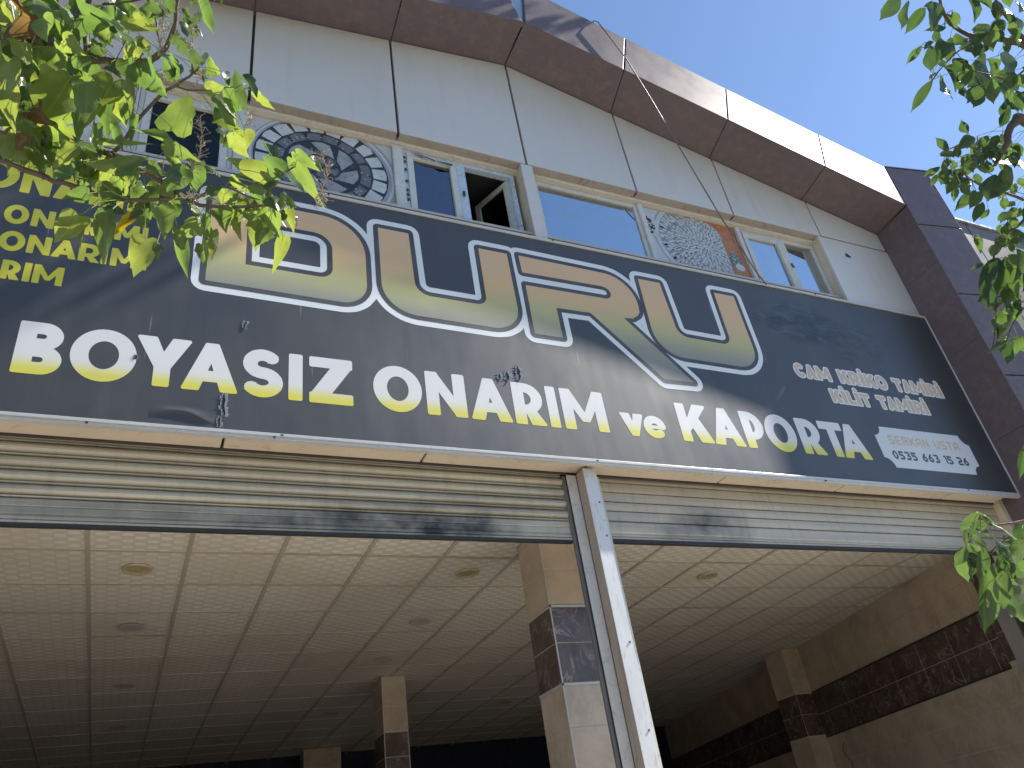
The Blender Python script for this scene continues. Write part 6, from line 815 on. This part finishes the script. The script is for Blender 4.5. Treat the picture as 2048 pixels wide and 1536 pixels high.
# tears, creases and scuffs in the vinyl
M_FLAP = surf('torn_vinyl_back', (.50, .50, .48), rough=.3, scale=20); M_CREASE = surf('creased_vinyl', (.16, .17, .18), rough=.25, scale=20, spec=.9)
def tear(x, z, w, h, seed, n=5):
    rnd = random.Random(seed); hole = MB(); flap = MB(); cr = MB()
    cx = [x+rnd.uniform(-w, w)*.25 for _ in range(n+1)]; zs_ = [z+h/2-h*k/n for k in range(n+1)]
    L_ = [(cx[k]-w*.5*math.sin(math.pi*k/n)*rnd.uniform(.5, 1)-.002, zs_[k]) for k in range(n+1)]; R_ = [(cx[k]+w*.3*math.sin(math.pi*k/n)*rnd.uniform(.5, 1)+.002, zs_[k]) for k in range(n+1)]
    for k in range(n):
        hole.add([(*L_[k][:1], YB-.0018, L_[k][1]), (R_[k][0], YB-.0018, R_[k][1]), (R_[k+1][0], YB-.0018, R_[k+1][1]), (L_[k+1][0], YB-.0018, L_[k+1][1])], [(0, 3, 2, 1)])
        o = w*rnd.uniform(.3, .9); flap.add([(R_[k][0], YB-.0020, R_[k][1]), (R_[k][0]+o, YB-.003-w*.22, R_[k][1]-.004), (R_[k+1][0]+o*.7, YB-.003-w*.12, R_[k+1][1]), (R_[k+1][0], YB-.0020, R_[k+1][1])], [(0, 3, 2, 1)])
        o = w*rnd.uniform(.2, .8); cr.add([(L_[k][0], YB-.0020, L_[k][1]), (L_[k][0]-o, YB-.0025-w*.10, L_[k][1]+.004), (L_[k+1][0]-o*1.2, YB-.0019, L_[k+1][1]), (L_[k+1][0], YB-.0020, L_[k+1][1])], [(0, 1, 2, 3)])
    sp('tear', hole, M_DARK); sp('torn_flap', flap, M_FLAP); sp('crease', cr, M_CREASE)
tear(.318, 2.42, .024, .15, 4, 7); tear(.30, 2.31, .016, .07, 9, 4); tear(.405, 2.985, .018, .06, 2, 4); tear(2.075, 2.85, .035, .07, 5, 5); tear(2.17, 2.885, .035, .12, 7, 6); tear(2.02, 2.84, .025, .05, 3, 3); tear(-.145, 2.67, .014, .03, 12, 3)
# shallow pressed dent near the lower left edge: a raised fold of vinyl
d_ = MB(); NU, NV = 30, 18
for i in range(NU+1):
    for j in range(NV+1):
        u, v_ = i/NU, j/NV; x, z = -.05+.33*u, 2.268+.12*v_
        f = .30+.48*math.sin(math.pi*min(1, u*1.15))*(1-.35*u); dd = v_-f
        hgt = (.016*math.exp(-(dd/.05)**2) if dd < 0 else .016*math.exp(-(dd/.32)**2))*math.sin(math.pi*u)**.8*min(1, (1-v_)*4)*min(1, v_*6)
        d_.v.append((x, YB-.0002-hgt*.55, z))
d_.f = [(i*(NV+1)+j, (i+1)*(NV+1)+j, (i+1)*(NV+1)+j+1, i*(NV+1)+j+1) for i in range(NU) for j in range(NV)]
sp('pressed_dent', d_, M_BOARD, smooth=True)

# ------------------------------------------------------------ printed tray pictures in the window band
def tone(name, v, v2=None, sc=9): return surf(name, v, v2 or tuple(x*.7 for x in v), .45, 0, sc, kind='Object')
T_BG = surf('pale_grey_print', (.50, .52, .52), (.46, .49, .50), .4, 0, 1.5); T_DK = tone('dark_grey_print', (.028, .032, .036)); T_MID = surf('mid_grey_print', (.13, .14, .145), (.06, .065, .07), .45, 0, 16, fine=(.30, .31, .32))
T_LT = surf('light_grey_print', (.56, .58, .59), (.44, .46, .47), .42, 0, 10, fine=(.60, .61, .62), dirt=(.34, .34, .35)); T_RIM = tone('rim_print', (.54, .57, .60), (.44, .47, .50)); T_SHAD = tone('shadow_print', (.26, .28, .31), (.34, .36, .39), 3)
def layer(parent, name, polys, y, mat, clip=None):
    mb = MB()
    for q in polys:
        if clip: q = clip_poly(q, clip)
        if len(q) > 2: mb.add([(x, y, z) for x, z in q], [tuple(range(len(q)))])
    me_o = obj(name, mb, mat, parent, recalc=False)
    if len(polys) > 3: me_o['kind'] = 'stuff'
    return me_o
def clip_poly(q, c):
    x0, x1, z0, z1 = c
    for ax, lim, sg in ((0, x0, 1), (0, x1, -1), (1, z0, 1), (1, z1, -1)):
        o = []
        for i in range(len(q)):
            a, b = q[i], q[(i+1) % len(q)]; ia, ib = (a[ax]-lim)*sg >= 0, (b[ax]-lim)*sg >= 0
            if ia: o.append(a)
            if ia != ib: t = (lim-a[ax])/(b[ax]-a[ax]); o.append((a[0]+(b[0]-a[0])*t, a[1]+(b[1]-a[1])*t))
        q = o
        if not q: break
    return q
YP = 4.004
P1 = empty('picture_panel', (.905, 4.02, 4.36)); tag(P1, 'grey printed panel of a round tray ringed with square pieces', 'picture panel', 'printed tray pictures between the upper windows')
C1 = (.364, 1.446, 4.345, 5.05)
obj('backing', MB().box(.364, 1.446, YP+.001, YP+.02, 4.345, 5.051), T_BG, P1)
cx, cz = .905, 4.655
def ee(rx, rz=None, ox=0, oz=0, n=56): return ell(cx+ox, cz+oz, rx, rz or rx, n=n)[:-1]
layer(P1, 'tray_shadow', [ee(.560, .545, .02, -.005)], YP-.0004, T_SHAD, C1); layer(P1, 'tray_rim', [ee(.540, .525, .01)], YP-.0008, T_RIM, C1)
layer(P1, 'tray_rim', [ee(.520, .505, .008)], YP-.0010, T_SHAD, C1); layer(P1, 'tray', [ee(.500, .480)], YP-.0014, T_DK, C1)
def block(r0, r1, a, da, jit, rnd): return [(cx+rr*math.cos(R(t+rnd.uniform(-jit, jit)))*1.03, cz+rr*math.sin(R(t+rnd.uniform(-jit, jit)))) for rr, t in ((r0, a-da), (r1, a-da*.82), (r1*1.01, a), (r1, a+da*.82), (r0, a+da))]
rn = random.Random(6)
layer(P1, 'outer_pieces', [block(.372, .470, 6+k*18, 8.0, .9, rn) for k in range(20)], YP-.0020, T_LT, C1)
layer(P1, 'inner_pieces', [block(.285, .352, 12+k*22.5, 10.2, 1.4, rn) for k in range(16)], YP-.0020, T_MID, C1)
def curved(r0, r1, a0, a1, tw): return [(cx+r*math.cos(R(a+tw*(r-r0)*100))*1.02, cz+r*math.sin(R(a+tw*(r-r0)*100))) for r, a in ([(r0, a0), (r0, (a0+a1)/2), (r0, a1)]+[(r1*.97, a1-3), (r1, (a0+a1)/2+4), (r1, (a0+a1)/2-6), (r1*.96, a0+3)])]
T_GR = surf('warm_grey_print', (.38, .39, .39), (.20, .205, .21), .45, 0, 12, fine=(.38, .39, .39), dirt=(.09, .095, .10))
layer(P1, 'swirl_pieces', [curved(.135, .262, k*51.4+rn.uniform(-4, 4), k*51.4+40+rn.uniform(-6, 3), 2.0) for k in range(7)], YP-.0022, T_GR, C1)
layer(P1, 'swirl_pieces', [curved(.03, .118, k*72+rn.uniform(-4, 4), k*72+50, 3.0) for k in range(5)], YP-.0024, T_MID, C1)
layer(P1, 'crumbs', [ell(cx+rn.gauss(0, .14), cz+rn.gauss(0, .14), .008, .006, n=5)[:-1] for _ in range(90)], YP-.0034, T_MID, C1)
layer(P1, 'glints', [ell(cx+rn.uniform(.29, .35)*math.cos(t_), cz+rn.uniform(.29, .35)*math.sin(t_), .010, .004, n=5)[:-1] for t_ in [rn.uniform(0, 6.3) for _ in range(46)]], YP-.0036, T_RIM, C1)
P2 = empty('picture_panel', (4.33, 4.02, 4.36)); tag(P2, 'pale printed panel of a round petalled tray beside an orange wheat strip', 'picture panel', 'printed tray pictures between the upper windows')
C2 = (3.802, 4.660, 4.345, 5.05)
T_BLUE = surf('pale_lilac_print', (.47, .51, .60), (.50, .54, .58), .4, 0, 1.2)
obj('backing', MB().box(3.802, 4.864, YP+.001, YP+.02, 4.345, 5.051), T_BLUE, P2)
cx, cz = 4.434, 4.70
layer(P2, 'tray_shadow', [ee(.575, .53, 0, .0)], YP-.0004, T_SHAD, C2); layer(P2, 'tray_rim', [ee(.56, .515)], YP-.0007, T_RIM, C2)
layer(P2, 'small_tray', [ell(3.79, 4.83, .15, .155, n=30)[:-1]], YP-.0006, T_RIM, C2); layer(P2, 'small_tray', [ell(3.78, 4.83, .118, .125, n=30)[:-1]], YP-.0010, T_DK, C2)
layer(P2, 'small_pieces', [ell(3.8+rn.uniform(0, .09), 4.83+rn.uniform(-.10, .10), rn.uniform(.008, .02), rn.uniform(.006, .016), rn.uniform(0, 40), 400, 7)[:-1] for _ in range(26)], YP-.0014, T_LT, C2)
T_BG2 = surf('blue_grey_print', (.21, .235, .27), (.26, .285, .32), .45, 0, 20)
layer(P2, 'tray', [ee(.515, .47)], YP-.0012, T_BG2, (3.802, 4.70, 4.345, 5.05))
T_PG = surf('petal_grey_print', (.26, .285, .32), (.34, .37, .41), .45, 0, 30)
pet, pet2 = [], []
for ring in range(13):
    r_ = .028+ring*.038; npt = max(6, int(2*math.pi*r_/.040))
    for k in range(npt):
        a = 2*math.pi*(k+.5*(ring % 2))/npt+ring*.13+rn.uniform(-.05, .05); l_ = .030; w_ = .0165
        px_, pz_ = cx+r_*math.cos(a), cz+r_*math.sin(a)*.92; d0 = Vector((math.cos(a), math.sin(a))); n0 = Vector((-d0.y, d0.x))
        for lst, s_ in ((pet2, 1.25), (pet, .82)): lst.append([(px_+d0.x*u*l_*s_+n0.x*v_*w_*s_, pz_+d0.y*u*l_*s_+n0.y*v_*w_*s_) for u, v_ in ((-1, 0), (-.4, -.7), (.4, -1), (1, -.3), (1, .3), (.4, 1), (-.4, .7))])
for i in range(len(pet)):
    pass
mbp = MB()
C2b = (3.802, 4.660, 4.345, 5.05)
layer(P2, 'petals', [q for q in pet], YP-.0020, T_LT, C2b)
layer(P2, 'petal_shade', [[(x+.004, z-.006) for x, z in q] for q in pet2[::2]], YP-.0015, T_PG, C2b)
layer(P2, 'petal_shade', [[(x+.004, z-.006) for x, z in q] for q in pet2[1::2]], YP-.00175, T_PG, C2b)
T_OR = surf('orange_wheat_print', (.48, .19, .065), (.30, .10, .06), .45, 0, 5, dirt=(.50, .24, .07)); T_WH = tone('wheat_ear_print', (.58, .33, .13)); T_GN = tone('green_print', (.10, .22, .10))
arc_pts = [(cx+.515*math.cos(R(t)), cz+.47*math.sin(R(t))) for t in range(-50, 62, 5)]
arc_pts = [q for q in arc_pts if q[0] > 4.655]
band_ = [(4.864, 4.345), (4.864, 5.05), (4.50, 5.05)] + [(4.62, 4.99), (4.66, 4.90), (4.665, 4.80), (4.655, 4.70), (4.668, 4.55), (4.662, 4.345)]
mb = fill_mesh([band_], [], YP-.0024); obj('wheat_strip', mb, T_OR, P2, recalc=False)
ears = []
for k in range(60):
    x, z = rn.uniform(4.69, 4.85), rn.uniform(4.36, 4.98)
    if x < 4.72 and z > 4.85: continue
    a = rn.gauss(115, 16); d0 = Vector((math.cos(R(a)), math.sin(R(a)))); n0 = Vector((-d0.y, d0.x)); l_ = rn.uniform(.02, .05)
    ears.append([(x+d0.x*u*l_+n0.x*v_*.006, z+d0.y*u*l_+n0.y*v_*.006) for u, v_ in ((-1, 0), (0, -1), (1, 0), (0, 1))])
layer(P2, 'wheat_ears', ears, YP-.0030, T_WH, (4.66, 4.862, 4.35, 5.045))
layer(P2, 'leafy_spot', [ell(4.735, 4.60, .07, .10, n=18)[:-1]], YP-.0036, T_MID, None); layer(P2, 'leafy_spot', [ell(4.73, 4.575, .05, .028, n=14)[:-1]], YP-.0040, T_GN, None)
layer(P2, 'leafy_spot', [ell(4.76, 4.52, .055, .045, n=14)[:-1]], YP-.0044, T_BG, None)
layer(P2, 'leafy_spot', [ell(4.735+rn.gauss(0, .03), 4.63+rn.gauss(0, .03), .010, .007, n=6)[:-1] for _ in range(30)], YP-.0047, T_RIM, None)

# ------------------------------------------------------------ cable from the roof edge
cb = [(3.40, 3.60, 6.935), (3.426, 3.445, 6.925), (3.455, 3.425, 6.885), (3.652, 3.43, 6.41), (3.848, 3.49, 5.965), (4.076, 3.57, 5.43), (4.396, 3.69, 4.76), (4.562, 3.75, 4.515), (4.687, 3.80, 4.30), (4.80, 3.835, 4.19), (4.84, 3.86, 4.22), (4.86, 3.95, 4.25)]
tag(obj('hanging_cable', MB().tube(cb, .0058, 8), M_CABLE, smooth=True), 'thin dark cable dropping from the roof edge to the sign top', 'cable')

# ------------------------------------------------------------ trees
HEART = [(0.0, .0), (-.08, .17), (-.07, .34), (.06, .49), (.24, .50), (.40, .44), (.55, .37), (.70, .25), (.84, .12), (1.0, .0)]
LOBED = [(0.0, .0), (-.09, .16), (-.06, .33), (.08, .44), (.27, .50), (.36, .38), (.50, .34), (.66, .26), (.82, .11), (1.0, .0)]
OVAL = [(0.0, .0), (.05, .13), (.14, .29), (.28, .43), (.44, .50), (.60, .47), (.74, .36), (.86, .20), (.95, .07), (1.05, .0)]
def leaf_mesh(name, prof, fold, droop, wave, seed, mat):
    rn = random.Random(seed); n = len(prof); vs = []; asym = rn.uniform(-.06, .06)
    ts = [max(0, min(1.05, q[0]*1.0)) for q in prof]; ts[1] = .04 if prof is not OVAL else ts[1]; ts[2] = .10 if prof is not OVAL else ts[2]; ts[3] = .17 if prof is not OVAL else ts[3]
    ph = [rn.uniform(0, 6.3) for _ in range(4)]
    def zed(x, y): return fold*abs(x)*1.0 - droop*y*y + wave*(math.sin(y*7+ph[0])*x*1.6 + .35*math.sin(y*13+ph[1]+x*5)*abs(x)) + wave*.5*math.sin(x*6+ph[2])
    for i, (yy, hw) in enumerate(prof):
        ym = ts[i]; b = 1+rn.uniform(-.05, .05)
        for k in (-1, -.55, 0, .55, 1):
            x = k*hw*b*(1+asym*(1 if k > 0 else -1)); y = ym+(yy-ym)*abs(k)**1.5; bend = .05*math.sin(y*2.5+ph[3]); vs.append((x+bend*y, y, zed(x, y)))
    fs = [(i*5+k, i*5+k+1, (i+1)*5+k+1, (i+1)*5+k) for i in range(n-1) for k in range(4)]
    me = bpy.data.meshes.new(name); me.from_pydata(vs, [], fs); me.materials.append(mat)
    for q in me.polygons: q.use_smooth = True
    return me
VL = {}
for key, mats, profs in (('L', M_LEAF+[M_LEAF[0]], (HEART, LOBED)), ('R', M_LEAF2+[M_LEAF2[0]], (OVAL, OVAL))):
    VL[key] = [leaf_mesh('leaf', profs[i % 2], rr_, dr_, wv_, 40+i, mats[i % 3]) for i, (rr_, dr_, wv_) in enumerate([(.25, .10, .09), (.45, .22, .12), (.10, .05, .14), (.60, .12, .10), (-.2, .25, .12), (.35, .35, .16)])]
LY = leaf_mesh('leaf', LOBED, .5, .2, .25, 77, M_LEAFY); LR = leaf_mesh('leaf', HEART, .3, .2, .2, 78, M_LEAFR)
LW, LL = 1.2, 1.12
def leaf_matrix(row, rnd):
    b = Vector(row[:3]); t = Vector(row[3:6]); w = row[6]; k = row[7]; ax = t-b; L_ = ax.length; ax.normalize()
    c = (-b).normalized(); s = SUN_DIR
    if k in 'BYR': n = c - s*rnd.uniform(.5, 1.0)
    elif k == 'D': n = c - s*c.dot(s) + s*rnd.uniform(-.1, .25)
    elif k == 'W': n = c + s*rnd.uniform(.85, 1.15)
    else: n = c + s*rnd.uniform(-.6, .4)
    j = .10 if k == 'W' else .30
    n = n.normalized() + Vector((rnd.uniform(-j, j), rnd.uniform(-j, j), rnd.uniform(-j, j)))
    n = n - ax*n.dot(ax); n.normalize()
    # keep the seen width: a leaf turned from the lens is wider in itself
    side = ax.cross(n).normalized(); vis = max(.45, abs(n.dot(c)))
    w2 = min(w*LW/vis, L_*1.2)
    if k == 'W': w2 = min(w2*1.6, L_*.8)
    L_ *= LL; b = b - ax*L_*.06
    return Matrix.Translation(b) @ Matrix((side, ax, n)).transposed().to_4x4() @ Matrix.Diagonal((w2, L_, w2*.8+L_*.2, 1))
def set_matrix(o, parent, M):
    base_ = WORLDLOC[parent.name]; loc, rot, sca = M.decompose(); o.location = loc-base_; o.rotation_mode = 'QUATERNION'; o.rotation_quaternion = rot; o.scale = sca
def nearest_on(brs, q):
    best = None
    for b in brs:
        for i in range(len(b)-1):
            a, c = Vector(b[i][:3]), Vector(b[i+1][:3]); d = c-a; t = max(0, min(1, (q-a).dot(d)/max(d.length_squared, 1e-9))); pt = a+d*t; L_ = (pt-q).length
            if best is None or L_ < best[0]: best = (L_, pt)
    return best
def tree(name, label, base_loc, trunk, branches, leaves, key, seed, petiole_mat):
    rnd = random.Random(seed); t = empty(name, base_loc); tag(t, label, 'tree')
    obj('trunk', MB().tube([q[:3] for q in trunk], [q[3] for q in trunk], 12), M_BARK, t, smooth=True)
    for b in branches:
        pts = [Vector(q[:3]) for q in b]; rad = [q[3]*1.15 for q in b]; fine = []; fr = []
        for i in range(len(pts)-1):
            for k in range(3):
                u = k/3; p0, p1, p2, p3 = pts[max(i-1, 0)], pts[i], pts[i+1], pts[min(i+2, len(pts)-1)]
                fine.append(.5*((2*p1)+(-p0+p2)*u+(2*p0-5*p1+4*p2-p3)*u*u+(-p0+3*p1-3*p2+p3)*u**3)+Vector((rnd.gauss(0, 1), rnd.gauss(0, 1), rnd.gauss(0, 1)))*rad[i]*.22); fr.append((rad[i]*(1-u)+rad[i+1]*u)*rnd.uniform(.92, 1.12))
        fine.append(pts[-1]); fr.append(rad[-1]); obj('branch', MB().tube(fine, fr, 7), M_BARK, t, loc=fine[0], smooth=True)
    leaves = sorted(leaves, key=lambda r: -(Vector(r[3:6])-Vector(r[:3])).length*r[6]); pet = MB(); mass = MB()
    for i, row in enumerate(leaves):
        M = leaf_matrix(row, rnd); me = LY if row[7] in 'Z' else LR if row[7] == 'R' else rnd.choice(VL[key])
        if row[7] in 'Y': me = VL[key][2]
        if i < 290:
            o = bpy.data.objects.new('leaf', me); COL.objects.link(o); o.parent = t; set_matrix(o, t, M)
        else: mass.add([M @ v.co for v in me.vertices], [tuple(q.vertices) for q in me.polygons])
        q = Vector(row[:3]); hit = nearest_on(branches, q)
        if hit and .004 < hit[0] < (.32 if key == 'L' else .17):
            a = hit[1]; mid = (a+q)/2+Vector((0, 0, .12*hit[0])); pet.tube([a, mid, q, q+(Vector(row[3:6])-q)*.06], [.0016, .0013, .0012, .0007], 4)
    if mass.v: o = obj('small_leaves', mass, M_LEAFMASS, t, smooth=True, recalc=False); o['kind'] = 'stuff'
    o = obj('petioles', pet, petiole_mat, t, recalc=False); o['kind'] = 'stuff'
    return t
LT = tree('broadleaf_tree', 'broad heart leaved tree reaching in at the left, lit yellow green from behind', (-2.4, 1.2, -1.6),
    [(-2.4, 1.2, -1.62, .13), (-2.38, 1.22, .2, .11), (-2.3, 1.3, 1.4, .09), (-2.2, 1.45, 2.3, .07), (-2.05, 1.6, 3.4, .05)],
    [[(-2.2, 1.45, 2.3, .05), (-1.9, 1.6, 2.7, .035), tuple(LEFT_BRANCHES[0][0])], [(-2.22, 1.42, 2.1, .05), (-1.9, 1.6, 2.4, .03), tuple(LEFT_BRANCHES[4][0])], [(-2.25, 1.38, 1.9, .04), (-1.8, 1.6, 2.15, .025), tuple(LEFT_BRANCHES[5][0])]] + LEFT_BRANCHES, LEFT_LEAVES, 'L', 3, M_STEM)
# dry seed heads of the left tree
rs = random.Random(9)
for st in SEED_STEMS:
    mb = MB(); pts = [Vector(q[:3]) for q in st]; mb.tube(pts, [q[3]*1.5 for q in st], 5); caps = MB()
    tot = sum((pts[i+1]-pts[i]).length for i in range(len(pts)-1)); n_ = int(34*tot/.18)+8
    for k in range(n_):
        i = rs.randrange(len(pts)-1); u = rs.random(); a = pts[i].lerp(pts[i+1], u); d = (pts[i+1]-pts[i]).normalized()
        s_ = Vector((rs.gauss(0, 1), rs.gauss(0, 1), rs.gauss(0, 1))); s_ = (s_-d*s_.dot(d)).normalized(); l_ = rs.uniform(.012, .045)
        e = a+(s_*.8+d*.5)*l_; mb.tube([a, a.lerp(e, .5)+d*.002, e], [.0013, .0011, .0009], 4)
        for _ in range(rs.randint(1, 3)):
            e2 = e+Vector((rs.gauss(0, 1), rs.gauss(0, 1), rs.gauss(0, 1))).normalized()*.010; mb.tube([e, e2], [.0010, .0008], 3)
            if rs.random() < .4: caps.tube([e2, e2+(e2-e).normalized()*.004], [.0024, .0014], 5)
    o = obj('seed_head', mb, M_TWIG, LT, recalc=False); o['kind'] = 'stuff'
    if caps.v: o = obj('seed_capsules', caps, M_SEED, LT, recalc=False); o['kind'] = 'stuff'
RTREE = tree('oval_leaved_tree', 'green oval leaved tree hanging in from the right against the blue sky', (6.6, -.2, -1.6),
    [(6.6, -.2, -1.62, .14), (6.6, -.18, .0, .12), (6.5, -.1, 1.3, .10), (6.5, 0, 2.6, .09), (6.5, .1, 4.2, .08), (6.9, .4, 6.0, .06), (7.0, 1.1, 7.7, .04)],
    [[(6.5, -.1, 1.3, .05), (4.6, .8, 1.3, .03), tuple(RIGHT_BRANCHES[13][0])], [(6.5, 0, 2.6, .05), (4.6, .9, 2.3, .035), tuple(RIGHT_BRANCHES[2][0])]] + RIGHT_BRANCHES, RIGHT_LEAVES, 'R', 5, M_STEM)
